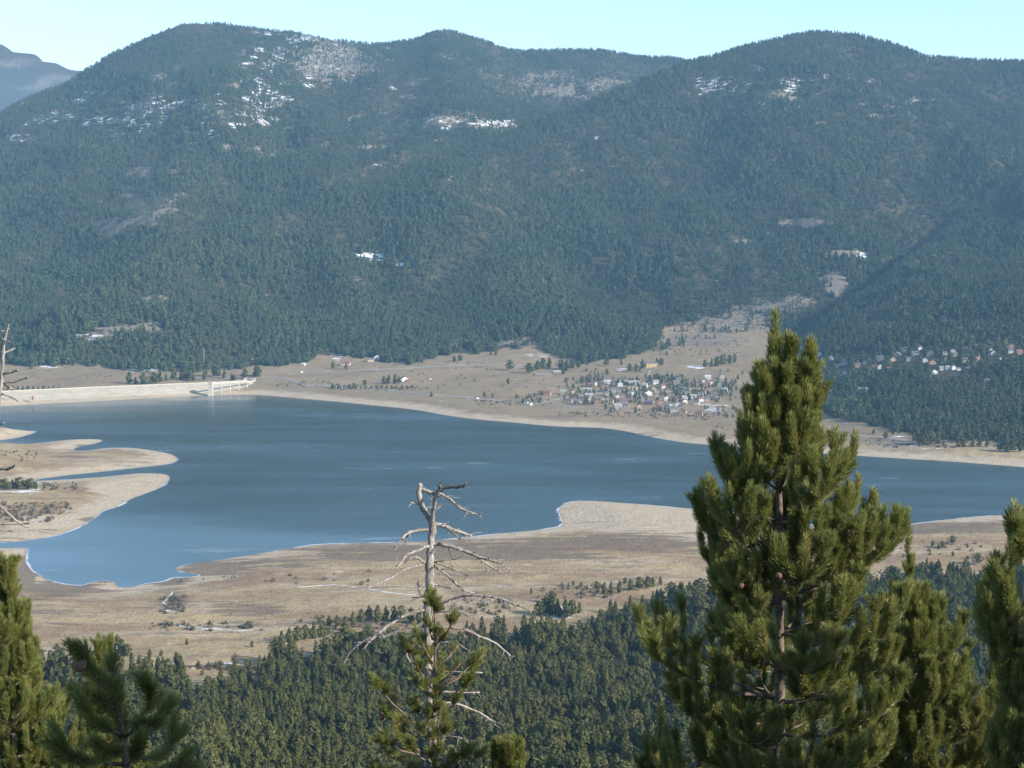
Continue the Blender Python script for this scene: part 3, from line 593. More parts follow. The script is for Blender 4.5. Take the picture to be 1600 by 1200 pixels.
# ------------------------------------------------------------------ roads, tracks, frozen stream: low sheets laid on the ground
def path_sheet(name, pts, width, mat, label, lift=.35, jit=0.0, seed=1):
    rr = random.Random(seed); w_ = [hit(*q) for q in pts]; d = []
    for i in range(len(w_) - 1):
        p0 = w_[max(i - 1, 0)]; p1 = w_[i]; p2 = w_[i + 1]; p3 = w_[min(i + 2, len(w_) - 1)]
        n = max(3, int((p2 - p1).length / 10))
        for k in range(n):
            f = k / n
            d.append(.5 * ((2 * p1) + (-p0 + p2) * f + (2 * p0 - 5 * p1 + 4 * p2 - p3) * f * f + (-p0 + 3 * p1 - 3 * p2 + p3) * f ** 3))
    d.append(w_[-1]); rows = []
    for i, q in enumerate(d):
        tn = d[min(i + 1, len(d) - 1)] - d[max(i - 1, 0)]; nn = Vector((-tn.y, tn.x, 0)).normalized()
        wd = width * (1 + jit * rr.uniform(-1, 1)); off = nn * jit * width * rr.uniform(-.5, .5)
        row = []
        for s_ in (-.5, -.17, .17, .5):
            e = q + off + nn * wd * s_; row.append(Vector((e.x, e.y, gz(e.x, e.y) + lift + (-.5 if abs(s_) == .5 else 0))))
        rows.append(row)
    b0 = d[0].copy(); o = strip(name, rows, mat, None, b0); o.location = b0
    return tag(o, label, None, None, 'structure')
M['gravel'] = flat('gravel', (.44, .37, .28), (.36, .30, .23), .05)
path_sheet('road', [(388, 593), (410, 589), (432, 589), (452, 593), (467, 599.5), (478, 602), (520, 603), (555, 607), (600, 609), (650, 614), (700, 619), (760, 624), (820, 631), (880, 635), (960, 640), (1040, 646)], 7, M['asphalt'], 'grey road curving from the dam end along the far shore', .7)
path_sheet('road', [(300, 590), (345, 588), (388, 591)], 7, M['asphalt'], 'grey road meeting the dam behind its crest', .7)
path_sheet('road', [(436, 577), (480, 580), (540, 580), (600, 577), (660, 574), (720, 571), (780, 570), (850, 572)], 7, M['asphalt'], 'straight grey road crossing the brown fields behind the shore', .7)
path_sheet('road', [(835, 632), (900, 619), (960, 613), (1020, 613), (1080, 607), (1135, 600)], 5.5, M['asphalt'], 'grey main street running through the lakeside village', .5)
path_sheet('road', [(962, 640), (984, 624), (1000, 606), (1010, 592), (1015, 578)], 4.5, M['asphalt'], 'narrow lane climbing from the lakeside village to the yellow house', .5)
path_sheet('track', [(1325, 679), (1350, 681), (1385, 684), (1420, 688)], 6, M['gravel'], 'pale dirt track above the far right shore', .5)
path_sheet('track', [(-60, 771), (0, 768), (30, 767.5), (62, 764), (72, 763)], 5, M['snowpack'], 'snowy track across the left spit', .4, .2)
path_sheet('track', [(272, 1045), (320, 1043), (370, 1041), (420, 1041), (455, 1041)], 4, M['gravel'], 'pale farm track below the left plain', .3, .2)
path_sheet('track', [(376, 871), (400, 876), (430, 885), (455, 890)], 2.2, M['gravel'], 'thin pale path leading up from the near lake shore', .25, .2)
path_sheet('stream', [(425, 911), (450, 914), (470, 917), (500, 915), (530, 914), (550, 917), (580, 921), (610, 926), (650, 930)], 2.6, M['snowpack'], 'frozen white stream crossing the tan plain behind the dead tree', .25, .55, 3)
path_sheet('stream', [(262, 972), (280, 977), (300, 980), (322, 982), (345, 983), (372, 985), (395, 984)], 3.4, M['snowpack'], 'frozen white brook on the left plain near the lake', .25, .6, 4)
path_sheet('stream', [(268, 925), (262, 934), (256, 942), (266, 948)], 3.0, M['snowpack'], 'narrow icy creek running into the lake at the lower left', .25, .5, 5)

# ------------------------------------------------------------------ houses
WALLC = {'white': (.80, .78, .72), 'cream': (.74, .64, .48), 'yellow': (.70, .52, .24), 'orange': (.46, .29, .20), 'pink': (.64, .47, .38), 'grey': (.36, .34, .31), 'brown': (.27, .19, .13), 'tan': (.48, .38, .28)}
ROOFC = {'slate': (.17, .175, .18), 'red': (.27, .145, .105), 'brown': (.20, .13, .10), 'pale': (.40, .39, .37), 'snowy': (.62, .64, .66)}
ROOFN = {'slate': 'grey slate roof', 'red': 'red tiled roof', 'brown': 'brown roof', 'pale': 'pale grey roof', 'snowy': 'snow-dusted roof'}
for k, v in WALLC.items(): M['w_' + k] = flat('wall_' + k, v, tuple(q * .86 for q in v), .25)
for k, v in ROOFC.items(): M['r_' + k] = flat('roof_' + k, v, tuple(q * .72 for q in v), .3)
def house(px, py, wpx, wall, roof, label, group, deep=None, storeys=2, rz=None, cat='house', wins=True, seed=0, flat_roof=False):
    rr = random.Random(int(px * 13 + py * 7)); q = hit(px, py); W = max(5.0, wpx * q.y / FPX); W = min(W, 60)
    D_ = deep or min(W * rr.uniform(.75, .95), 11); H_ = 2.8 * storeys if W > 6.5 else 3.0
    h = empty('house' if cat == 'house' else cat.replace(' ', '_'), (q.x, q.y + D_ * .5, q.z - .3)); h.rotation_euler.z = rr.uniform(-.35, .35) if rz is None else rz
    tag(h, label, cat, group)
    b = MB(); b.box((0, 0, H_ / 2 - .4), (W, D_, H_ + .8)); rh = 0 if flat_roof else min(D_, 9) * .30; n = len(b.v)
    gable_front = rr.random() < .35 and W < 16 and not flat_roof
    if rh:
        if gable_front: b.poly([(-W/2, -D_/2, H_), (W/2, -D_/2, H_), (0, -D_/2, H_+W*.3), (-W/2, D_/2, H_), (W/2, D_/2, H_), (0, D_/2, H_+W*.3)], [(0, 1, 2), (4, 3, 5)])
        else: b.poly([(-W/2, -D_/2, H_), (-W/2, D_/2, H_), (-W/2, 0, H_+rh), (W/2, -D_/2, H_), (W/2, D_/2, H_), (W/2, 0, H_+rh)], [(1, 0, 2), (3, 4, 5)])
    b.build('wall', M['w_' + wall], h)
    r_ = MB(); oh = .5; th = .28
    if not rh: r_.box((0, 0, H_ + .2), (W + .8, D_ + .8, .35))
    else:
        if gable_front: prof = [(-W/2-oh, H_-oh*.6), (0, H_+W*.3), (W/2+oh, H_-oh*.6)]; f3 = lambda a, z_, s_: (a, s_ * (D_/2+oh), z_)
        else: prof = [(-D_/2-oh, H_-oh*rh/(D_/2)), (0, H_+rh), (D_/2+oh, H_-oh*rh/(D_/2))]; f3 = lambda a, z_, s_: (s_ * (W/2+oh), a, z_)
        vs_ = [f3(a, z_ + .03, s_) for s_ in (-1, 1) for a, z_ in prof] + [f3(a, z_ + .03 + th, s_) for s_ in (-1, 1) for a, z_ in prof]
        r_.poly(vs_, [(0, 1, 4, 3), (1, 2, 5, 4), (6, 9, 10, 7), (7, 10, 11, 8), (0, 6, 7, 1), (1, 7, 8, 2), (3, 4, 10, 9), (4, 5, 11, 10), (0, 3, 9, 6), (2, 8, 11, 5)])
    ro = r_.build('roof', M['r_' + roof], h)
    if rh and W > 6.5:
        c_ = MB(); c_.box((W * .22, D_ * .08, H_ + rh + (.5 if not gable_front else .2)), (.8, .8, 1.8)); c_.build('chimney', M['w_grey'], ro)
    if wins and W > 6:
        nw = max(2, int(W / 3.2)); share = MB(); share.box((0, 0, 0), (1.15, .16, 1.35)); wm = share.mesh('window', M['darkwin'])
        for fl_ in range(storeys):
            for k in range(nw):
                if fl_ == 0 and k == nw // 2: continue
                link('window', wm, h, (-W/2 + W * (k + .5) / nw, -D_/2 - .04, 1.5 + 2.7 * fl_))
        d_ = MB(); d_.box((0, 0, 0), (1.1, .14, 2.1)); d_.build('door', M['w_brown'], h, loc=(-W/2 + W * (nw // 2 + .5) / nw, -D_/2 - .03, 1.05))
    return h
ORD = ['first', 'second', 'third', 'fourth', 'fifth', 'sixth', 'seventh', 'eighth', 'ninth', 'tenth', 'eleventh', 'twelfth', 'thirteenth', 'fourteenth', 'fifteenth', 'sixteenth', 'seventeenth', 'eighteenth', 'nineteenth', 'twentieth', 'twenty-first', 'twenty-second', 'twenty-third', 'twenty-fourth', 'twenty-fifth', 'twenty-sixth', 'twenty-seventh', 'twenty-eighth', 'twenty-ninth', 'thirtieth', 'thirty-first', 'thirty-second', 'thirty-third', 'thirty-fourth']
ORD += ['thirty-' + q for q in ('fifth', 'sixth', 'seventh', 'eighth', 'ninth')] + ['fortieth'] + ['forty-' + q for q in ORD[:9]] + ['fiftieth'] + ['fifty-' + q for q in ORD[:9]]
rowsL = {'back': [], 'middle': [], 'front': []}
for r_ in LOW: rowsL['back' if r_[1] < 516 else 'middle' if r_[1] < 585 else 'front'].append(r_)
for rn, L_ in rowsL.items():
    for k, (X, Y, wz, wa, ro) in enumerate(sorted(L_)):
        house(780 + X / 4, 480 + Y / 4, wz * .92, wa, ro, f'{wa} house, {ROOFN[ro]}, {ORD[k]} from the left in the lakeside village {rn} row', 'houses of the lakeside village', storeys=2 if wz < 20 else 1)
rowsU = {'upper': [], 'middle': [], 'lower': []}
for r_ in UPP: rowsU['upper' if r_[1] < 466 else 'middle' if r_[1] < 525 else 'lower'].append(r_)
for rn, L_ in rowsU.items():
    for k, (X, Y, wz, wa, ro) in enumerate(sorted(L_)):
        house(1240 + X / 4, 440 + Y / 4, wz * .92, wa, ro, f'{wa} house, {ROOFN[ro]}, {ORD[k]} from the left in the hillside village {rn} row', 'houses of the hillside village among pines')
house(1018, 574, 18, 'yellow', 'slate', 'tall yellow house standing alone in the field above the lakeside village', None, 11, 3, .06)
house(849, 586, 27, 'grey', 'pale', 'long low grey building with pillars in the field left of the lakeside village', None, 12, 1, .05, 'farm building', flat_roof=True)
house(870, 583, 11, 'tan', 'pale', 'small tan annex at the right end of the long grey building', None, 9, 1, .05, 'farm building')
for (X, Y, wz, wa, ro, lb) in [(135,284,6,'white','snowy','small white house at the forest edge left of the straight road'),(124,329,4,'white','slate','tiny white hut on the brown field beside the curving road'),(400,286,14,'pink','red','pink farmhouse among trees by the left end of the straight road'),
 (595,248,11,'white','red','big white house against the forest edge above the straight road'),(556,262,9,'cream','slate','cream house just left of the big white one by the forest'),(765,386,12,'white','red','white villa with red roof between pines in the open field'),(790,388,7,'orange','red','small orange outbuilding beside the white villa in the field'),
 (930,371,4,'white','slate','tiny white hut alone in the field right of the villa'),(386,430,4,'white','slate','tiny white hut among shrubs by the shore road'),(1225,493,4,'white','slate','tiny white shed by bare shrubs near the far shore'),(1528,524,6,'white','slate','white shed at the left end of the lakeside village'),(1560,532,5,'white','pale','low white shed beside the road before the lakeside village'),
 (290,184,5,'white','slate','small white hut high on the forest edge above the pink farmhouse'),(322,186,5,'tan','brown','small tan hut on the forest edge above the pink farmhouse'),(1230,158,4,'white','slate','tiny white hut among dark pines above the brown fields')]:
    house(440 + X / 4, 500 + Y / 4, wz, wa, ro, lb, None, storeys=2 if wz > 8 else 1)
for px, py, lb in ((383, 593.2, 'small white gatehouse at the right end of the dam'), (397, 594.2, 'white service hut where the footbridge meets the shore')):
    house(px, py + .8, 5, 'white', 'pale', lb, None, 5, 1, 0.1, 'hut')

# power poles
def pole(px, py, hpx, label, lattice=False):
    q = hit(px, py); H_ = hpx * q.y / FPX; e = empty('power_pylon' if lattice else 'power_pole', q); tag(e, label, 'pylon' if lattice else 'pole')
    if lattice:
        for sx in (-1, 1):
            for sy in (-1, 1):
                b = MB(); b.tube([(sx * 2.2, sy * 2.2, -.5), (sx * .8, sy * .8, H_ * .6), (sx * .3, sy * .3, H_)], [.16, .13, .1], 4); b.build('leg', M['metal'], e)
        b = MB()
        for k in range(9):
            z0 = H_ * k / 9; z1 = H_ * (k + 1) / 9; w0 = 2.2 - 1.9 * k / 9; w1 = 2.2 - 1.9 * (k + 1) / 9
            for s_ in (-1, 1): b.tube([(-w0 * s_, -w0, z0), (w1 * s_, -w1, z1)], [.08, .08], 4)
        b.build('bracing', M['metal'], e)
        for zz, wd in ((.80, 4.2), (.9, 3.2)):
            b = MB(); b.tube([(-wd, 0, H_ * zz), (0, 0, H_ * zz + .7), (wd, 0, H_ * zz)], [.12, .2, .12], 4); b.build('crossarm', M['metal'], e)
    else:
        b = MB(); b.tube([(0, 0, -.5), (0, 0, H_)], [.28, .16], 6); b.build('post', M['concrete'], e)
        b = MB(); b.box((0, 0, H_ - .6), (2.6, .2, .2)); b.build('crossarm', M['metal'], e)
pole(319, 569, 26, 'grey lattice pylon at the forest edge behind the dam', True)
pole(589, 580, 10, 'slim pole beside the straight road below the big white house')
pole(720, 573, 9, 'slim pole beside the straight road among the brown fields')
pole(1351, 601, 8, 'slim pole below the hillside village beside a white hut')

# ------------------------------------------------------------------ trees that stand apart on the plain
solo = [tree_parts(300 + k, 10, (2.5, 3.2, 2.8, 3.6, 2.2)[k], 170, 1.15, ('oval', 'round', 'oval', 'round', 'cone')[k], 5, 5, 'near_needles', (.1, .12, .05, .2, .08)[k]) for k in range(5)]
solo_bare = [tree_parts(320 + k, 9, 3.0, 130, 1.1, 'round', 3, 5, 'bare_twigs', .22) for k in range(2)]
def lone(px, py, hpx, label, group, v=None, bare=False):
    rr = random.Random(int(px * 31 + py)); q = hit(px, py); s_ = hpx * q.y / FPX / 10
    e = empty('bare_tree' if bare else 'pine_tree', (q.x, q.y, q.z - .1)); w_ = s_ * rr.uniform(.85, 1.2); e.scale = (w_, w_, s_); e.rotation_euler.z = rr.uniform(0, 6.28)
    tag(e, label, 'tree', group); tp = (solo_bare[rr.randrange(2)] if bare else solo[rr.randrange(5) if v is None else v])
    link('trunk', tp[0], e); tag(link('crown', tp[1], e), kind='stuff')
GR = [('pine in the compact clump on the lower left plain', [(176,1024,22),(184,1022,32),(192,1024,26),(200,1025,20)]),
 ('pine in the broken row along the pale farm track at lower left', [(280,1040,19),(310,1043,12),(326,1043,10),(337,1042,9),(345,1042,11),(385,1042,14),(412,1042,15),(423,1042,10),(437,1039,17),(447,1038,19),(458,1036,20)]),
 ('pine in the low grove left of the dead tree, upon the tan plain', [(430,1005,13),(440,1004,19),(452,1003,23),(465,1001,24),(478,999,25),(490,997,27),(503,995,24),(514,993,16)]),
 ('pine in the grove directly behind the dead tree', [(500,976,12),(514,977,16),(527,979,19),(540,985,23),(552,976,22),(565,972,22),(577,970,25),(590,972,27),(603,970,25),(616,970,25),(629,973,28),(642,972,24),(655,975,25),(575,992,18),(608,990,16),(545,996,16)]),
 ('pine in the tight clump at the wood edge right of the dead tree', [(843,962,24),(853,960,30),(862,962,32),(872,964,30),(884,966,31),(894,962,26),(862,942,20),(905,958,18),(834,968,16)]),
 ('pine in the file along the wood edge left of the big pine', [(932,922,15),(944,928,19),(955,928,21),(968,926,20),(985,923,20),(999,922,22),(1012,919,20),(1020,917,16)]),
 ('pine in the dark copse behind the dam', [(k + 4 * math.sin(k * 1.7), 597 + 4 * math.sin(k * 2.3), 15 + 4 * math.sin(k * 5.1)) for k in range(206, 304, 8)] + [(k + 4 * math.sin(k * 1.7), 591 + 4 * math.sin(k * 2.9), 14 + 4 * math.sin(k * 4.1)) for k in range(306, 412, 9)]),
 ('small pine in the hedge at the left end behind the dam crest', [(k, 610.5, 8 + (k * 5) % 4) for k in range(4, 96, 8)]),
 ('pine in the clump on the left spit beside the snowy track', [(k, 765 - (k % 7) * .3, 13 + (k * 5) % 7) for k in range(2, 58, 6)]),
 ('pine in the shore clump below the hillside village', [(1436,694,18),(1446,696,21),(1456,695,23),(1466,693,19),(1428,690,15),(1474,697,11)]),
 ('pine in the row on the far right shore', [(1497,698,12),(1506,698,14),(1520,698,12),(1531,698,13),(1542,698,13),(1562,705,16),(1572,706,19),(1582,706,19),(1594,706,20)]),
 ('pine in the slanting row right of the tall yellow house', [(1102,574,12),(1112,573,14),(1120,572,16),(1130,571,17),(1140,569,15),(1148,566,13)]),
 ('pine close beside the tall yellow house', [(984,581,13),(994,580,12),(1004,576,15),(1026,572,13),(1033,571,12)]),
 ('pine in the grove around the long grey building', [(828,582,12),(840,578,15),(848,576,17),(858,575,17),(876,577,16),(885,579,17),(894,577,15),(904,575,13),(880,585,11)]),
 ('pine by the white villa in the open field', [(600,600,13),(607,600,15),(617,599,15),(624,600,12)]),
 ('low pine in the hedge beneath the white villa', [(k, 608 - (k - 570) * .012, 6 + (k * 3) % 3) for k in range(556, 650, 8)]),
 ('pine among the shrubs by the shore road', [(520,607,9),(529,608,10),(537,608,7),(546,608,8),(553,607,9),(570,602,9)])]
for lb, L_ in GR:
    for q in L_: lone(*q, lb, 'trees: ' + lb)
for px, py, h_, lb in [(234,1026,13,'left of two small round pines on the tan plain below the brook'),(252,1026,11,'right of two small round pines on the tan plain below the brook'),(292,1008,11,'small pine above a low shrub, alone on the plain below the brook'),(394,1011,11,'lone small pine with a long shadow near the low grove'),
 (316,1056,10,'tiny pine on the yellow grass between farm track and wood'),(288,1054,9,'tiny leftmost pine on the yellow grass below the farm track'),(888,921,11,'small dark pine, left of the little group above the wood edge'),(896,915,9,'rounded small pine furthest up the plain above the wood edge'),
 (908,918,9,'thin small pine in the little group above the wood edge'),(917,921,8,'smallest pine in the little group above the wood edge'),(977,913,11,'round lone pine above the file along the wood edge'),(1032,914,14,'lone pine with a long shadow just left of the big pine'),(830,928,10,'lone shrubby pine right of the dead tree on the tan plain'),
 (1457,854,10,'leftmost of three round pines on the near shore right of the big pine'),(1473,857,12,'middle of three round pines on the near shore right of the big pine'),(1488,850,14,'largest, right of three round pines on the near right shore'),(1512,856,8,'low bushy pine right of three round pines on the shore'),(1489,869,8,'tiny pine below the three round pines on the shore'),(1528,882,19,'big dark pine at the wood edge near the right frame edge'),
 (674,620,9,'lone pine beside the shore road, below the open brown field'),(794,600,10,'lone thin tree in the brown field left of the lakeside village'),(710,566,10,'left of a pair of pines beyond the straight road'),(719,565,11,'right of a pair of pines beyond the straight road'),(767,555,7,'left of two tiny pines near the far forest edge'),(775,555,8,'right of two tiny pines near the far forest edge'),
 (797,579,17,'large round pine in the brown field with a long shadow'),(827,584,17,'broad pine left of the long grey building'),(520,576,11,'pine left of the pink farmhouse'),(541,577,11,'pine right of the pink farmhouse'),(947,571,11,'lone pine in the field left of the tall yellow house'),(971,570,10,'pine between the lone field pine and the yellow house'),(1042,555,7,'tiny lone pine in the field above the yellow house'),
 (1384,685,11,'small pine beside the dirt track above the far right shore'),(1395,680,7,'tiny pine just above the dirt track on the far shore'),(1365,678,9,'leftmost small pine by the dirt track on the far shore'),(85,574,5,'small bush-like pine on the brown field left behind the dam')]:
    lone(px, py, h_, lb, None)
for px, py, h_, lb in [(368,1041,24,'bare grey-brown tree rising from the row along the farm track'),(280,1030,12,'bare twiggy shrub beside the left pine of the farm track row'),(757,622,12,'bare grey tree near the far shore left of the lakeside village'),(770,622,9,'smaller bare tree near the far shore left of the lakeside village'),(876,578,10,'round bare brown tree behind the long grey building'),(1000,582,9,'bare brown tree left of the yellow house')]:
    lone(px, py, h_, lb, None, bare=True)
# trees among the houses, and low scrub: masses
def mass(name, label, zones, protos, hm, seed, cat, dm=1.0):
    rg = np.random.default_rng(seed); Pp, S_ = [], []
    for a, b, c_, d_, n in zones:
        for _ in range(int(n * dm)):
            q = hit(a + rg.uniform(-c_, c_), b + rg.uniform(-d_, d_)); Pp.append((q.x, q.y, q.z - .3)); S_.append(rg.uniform(*hm) )
    n = len(Pp); S_ = np.array(S_)
    return tag(scatter(name, protos, Pp, np.stack([np.zeros(n), np.zeros(n), rg.uniform(0, 6.28, n)], 1), np.stack([S_ * 1.1, S_ * 1.1, S_], 1), rg.integers(0, len(protos), n)), label, cat, None, 'stuff')
mass('village_grove', 'dark pines and bare trees crowding between the village houses', [(900,600,28,8,16),(935,588,20,8,18),(975,600,60,8,44),(1040,594,30,6,34),(1060,616,70,14,62),(950,622,60,12,46),(1100,612,50,18,62),(880,622,50,8,14),(830,626,26,5,12),(1120,645,30,8,10),(990,642,60,6,10),(1140,600,20,20,14)], protosF + [pair_obj(*solo_bare[0]), pair_obj(*solo_bare[1])], (.38, .75), 5, 'trees', 1.5)
shr = [pair_obj(*tree_parts(340 + k, 2.2, 1.3, 40, .55, 'round', 4, 3, ('shrub_leaf', 'bare_twigs', 'shrub_leaf')[k], .02)) for k in range(3)]
mass('scrub', 'low dark scrub dotting the dry plain and shores', [(50,795,60,10,90),(95,760,30,6,40),(40,808,45,8,60),(20,713,40,8,25),(320,980,90,6,50),(330,1045,70,3,40),(560,975,90,10,60),(740,950,60,12,50),(430,905,160,12,16),(900,925,60,10,40),(270,945,20,14,40),(600,607,70,4,60),(480,600,50,5,30),(800,630,60,4,70),(760,590,120,22,50),(960,648,90,4,70),(1100,545,70,12,90),(1150,505,90,15,260),(1180,665,60,8,40),(1440,694,90,6,60),(1420,860,120,14,40),(1080,652,60,5,50),(200,585,160,6,30)], shr, (.6, 1.6), 6, 'scrub')
bare_sparse = [(1180,480,80,10,80),(1120,510,70,16,90),(1090,530,50,10,24)]
mass('cutover_wood', 'thin leftover trunks standing on the cleared slope', bare_sparse, [pair_obj(*tree_parts(360, 13, 1.2, 14, .8, 'cone', 3, 4, 'far_needles', .72)), pair_obj(*tree_parts(361, 12, .9, 8, .7, 'cone', 3, 4, 'bare_twigs', .6))], (.7, 1.1), 8, 'trees')
# ------------------------------------------------------------------ foreground pines
def deadmat():
    m, t, p = newmat('dead_wood', .9, .1); g = NG(t); O = g.obj()
    a = g.noise(O, 14, 6, .65, (6, 6, .5)); b = g.noise(O, 3.0, 4); e = g.noise(O, 40, 3)
    c = g.mix(g.ramp(a, .4, .62), (.20, .18, .16), (.44, .41, .37)); c = g.mix(g.math('MULTIPLY', g.ramp(b, .5, .68), .7), c, (.15, .125, .105)); c = g.mix(g.math('MULTIPLY', g.ramp(e, .56, .7), .4), c, (.52, .50, .46))
    t.links.new(c, p.inputs['Base Color']); t.links.new(g.bump(a, 1.0, .012), p.inputs['Normal']); return m
M['pine_bark'] = flat('pine_bark', (.20, .165, .135), (.10, .08, .065), 22, .9, .1, .004)
M['twig_bark'] = flat('twig_bark', (.25, .19, .13), (.15, .11, .08), 30, .9, .1)
M['dead_wood'] = deadmat()
M['cone'] = flat('cone', (.17, .10, .07), (.09, .055, .04), 60, .8, .2)
def shoot_proto(seed, L, nd, nl, wd, tip=.3):
    """a needle-covered shoot along +Z: stem and forward-curving needles"""
    rr = random.Random(seed); b = MB(); b.tube([(0, 0, 0), (0, 0, L)], [.004, .003], 4); nb = len(b.f)
    for k in range(nd):
        s_ = (k + rr.random()) / nd; z_ = L * s_; a = k * 2.39996 + rr.uniform(-.5, .5); op = R(rr.uniform(32, 56)) * (1 - .62 * max(0, (s_ - (1 - tip)) / tip))
        ln = nl * rr.uniform(.8, 1.12) * (.85 if s_ < .1 else 1); ra = Vector((math.cos(a), math.sin(a), 0)); d0 = ra * math.sin(op) + V((0, 0, math.cos(op))); d1 = (d0 + V((0, 0, .45))).normalized()
        sd_ = d0.cross(V((rr.uniform(-1, 1), rr.uniform(-1, 1), rr.uniform(-1, 1)))).normalized() * wd * .5
        p0 = V((0, 0, z_)) + ra * .003; p1 = p0 + d0 * ln * .55; p2 = p1 + d1 * ln * .45
        b.poly([p0 - sd_ * .8, p0 + sd_ * .8, p1 + sd_, p1 - sd_, p2], [(0, 1, 2, 3), (3, 2, 4)])
    me = b.mesh('shoot', None); me.materials.append(M['twig_bark']); me.materials.append(M['pine_needles'])
    me.polygons.foreach_set('material_index', [0] * nb + [1] * (len(me.polygons) - nb))
    return bpy.data.objects.new('shoot', me)
SH = [shoot_proto(500 + k, .11, 130, .058, .0036) for k in range(3)] + [shoot_proto(510 + k, .155, 190, .060, .0036, .25) for k in range(3)]
cone_b = MB(); cone_b.tube([(0, 0, -.028), (0, 0, -.02), (0, 0, -.004), (0, 0, .012), (0, 0, .028)], [.006, .017, .022, .016, .003], 8); CONE = cone_b.mesh('cone', M['cone'])
class Pine:
    def __init__(s, name, label, base, cat='tree'):
        s.e = empty(name, base); s.base = Vector(base); tag(s.e, label, cat); s.sh = []; s.tips = []
    def limb(s, pts, rad, name='branch', sides=5, mat=None): 
        b = MB(); b.tube([Vector(q) - s.base for q in pts], rad, sides); return b.build(name, mat or M['pine_bark'], s.e, True)
    def limbs(s, lst, name='branch', mat=None):
        b = MB()
        for pts, rad in lst: b.tube([Vector(q) - s.base for q in pts], rad, 5)
        return b.build(name, mat or M['pine_bark'], s.e, True)
    def shoot(s, p_, d, sc=1.0, long=False): s.sh.append((Vector(p_), Vector(d).normalized(), sc, long))
    def tuft(s, rr, p_, d, n=3, sc=1.0, up=.5, long=True):
        d = (Vector(d).normalized() + V((0, 0, up))).normalized(); s.shoot(p_, d, sc, long)
        o = d.orthogonal().normalized(); b2 = d.cross(o); a0 = rr.uniform(0, 6.28)
        for k in range(n):
            a = a0 + 6.283 * k / n; s.shoot(p_, d + (o * math.cos(a) + b2 * math.sin(a)) * rr.uniform(.5, .85) + V((0, 0, .3)), sc * rr.uniform(.75, .95), rr.random() < .4)
    def along(s, rr, pts, f0, step, sc=1.0, ub=(.2, .8), jt=.35):
        d = 0.0; tot = sum((Vector(b) - Vector(a)).length for a, b in zip(pts[:-1], pts[1:])); nxt = tot * f0
        for a, b in zip(pts[:-1], pts[1:]):
            a, b = Vector(a), Vector(b); L = (b - a).length
            while nxt < d + L:
                f = (nxt - d) / L; t_ = (b - a).normalized(); s.shoot(a.lerp(b, f), t_ * .75 + V((rr.uniform(-jt, jt), rr.uniform(-jt, jt), rr.uniform(*ub))), sc * rr.uniform(.85, 1.1)); nxt += step
            d += L
    def finish(s, seed, ncone=0):
        rg = np.random.default_rng(seed); rr = random.Random(seed)
        P_ = [tuple(q[0] - s.base) for q in s.sh]; rot = []
        for q in s.sh:
            eu = (q[1].to_track_quat('Z', 'Y') @ Quaternion((0, 0, 1), rr.uniform(0, 6.28))).to_euler(); rot.append(tuple(eu))
        scl = np.array([q[2] for q in s.sh]); idx = [(3 if q[3] else 0) + rr.randrange(3) for q in s.sh]
        o = scatter('needles', SH, P_, rot, np.stack([scl] * 3, 1), idx, s.e); tag(o, kind='stuff')
        for k in range(min(ncone, len(s.tips))):
            t_ = rr.choice(s.tips); c = link('cone', CONE, s.e); c.location = t_ - s.base + V((rr.uniform(-.02, .02), -.02, rr.uniform(-.06, -.01))); c.rotation_euler = (rr.uniform(-2, 2), rr.uniform(-1, 1), 0)
        return s
def fpt(px, py, D):                                  # point at depth D on a sight line
    t = float(tanpy(py)); return Vector((float(upx(px, t)) * D, D, CAMZ + t * D))
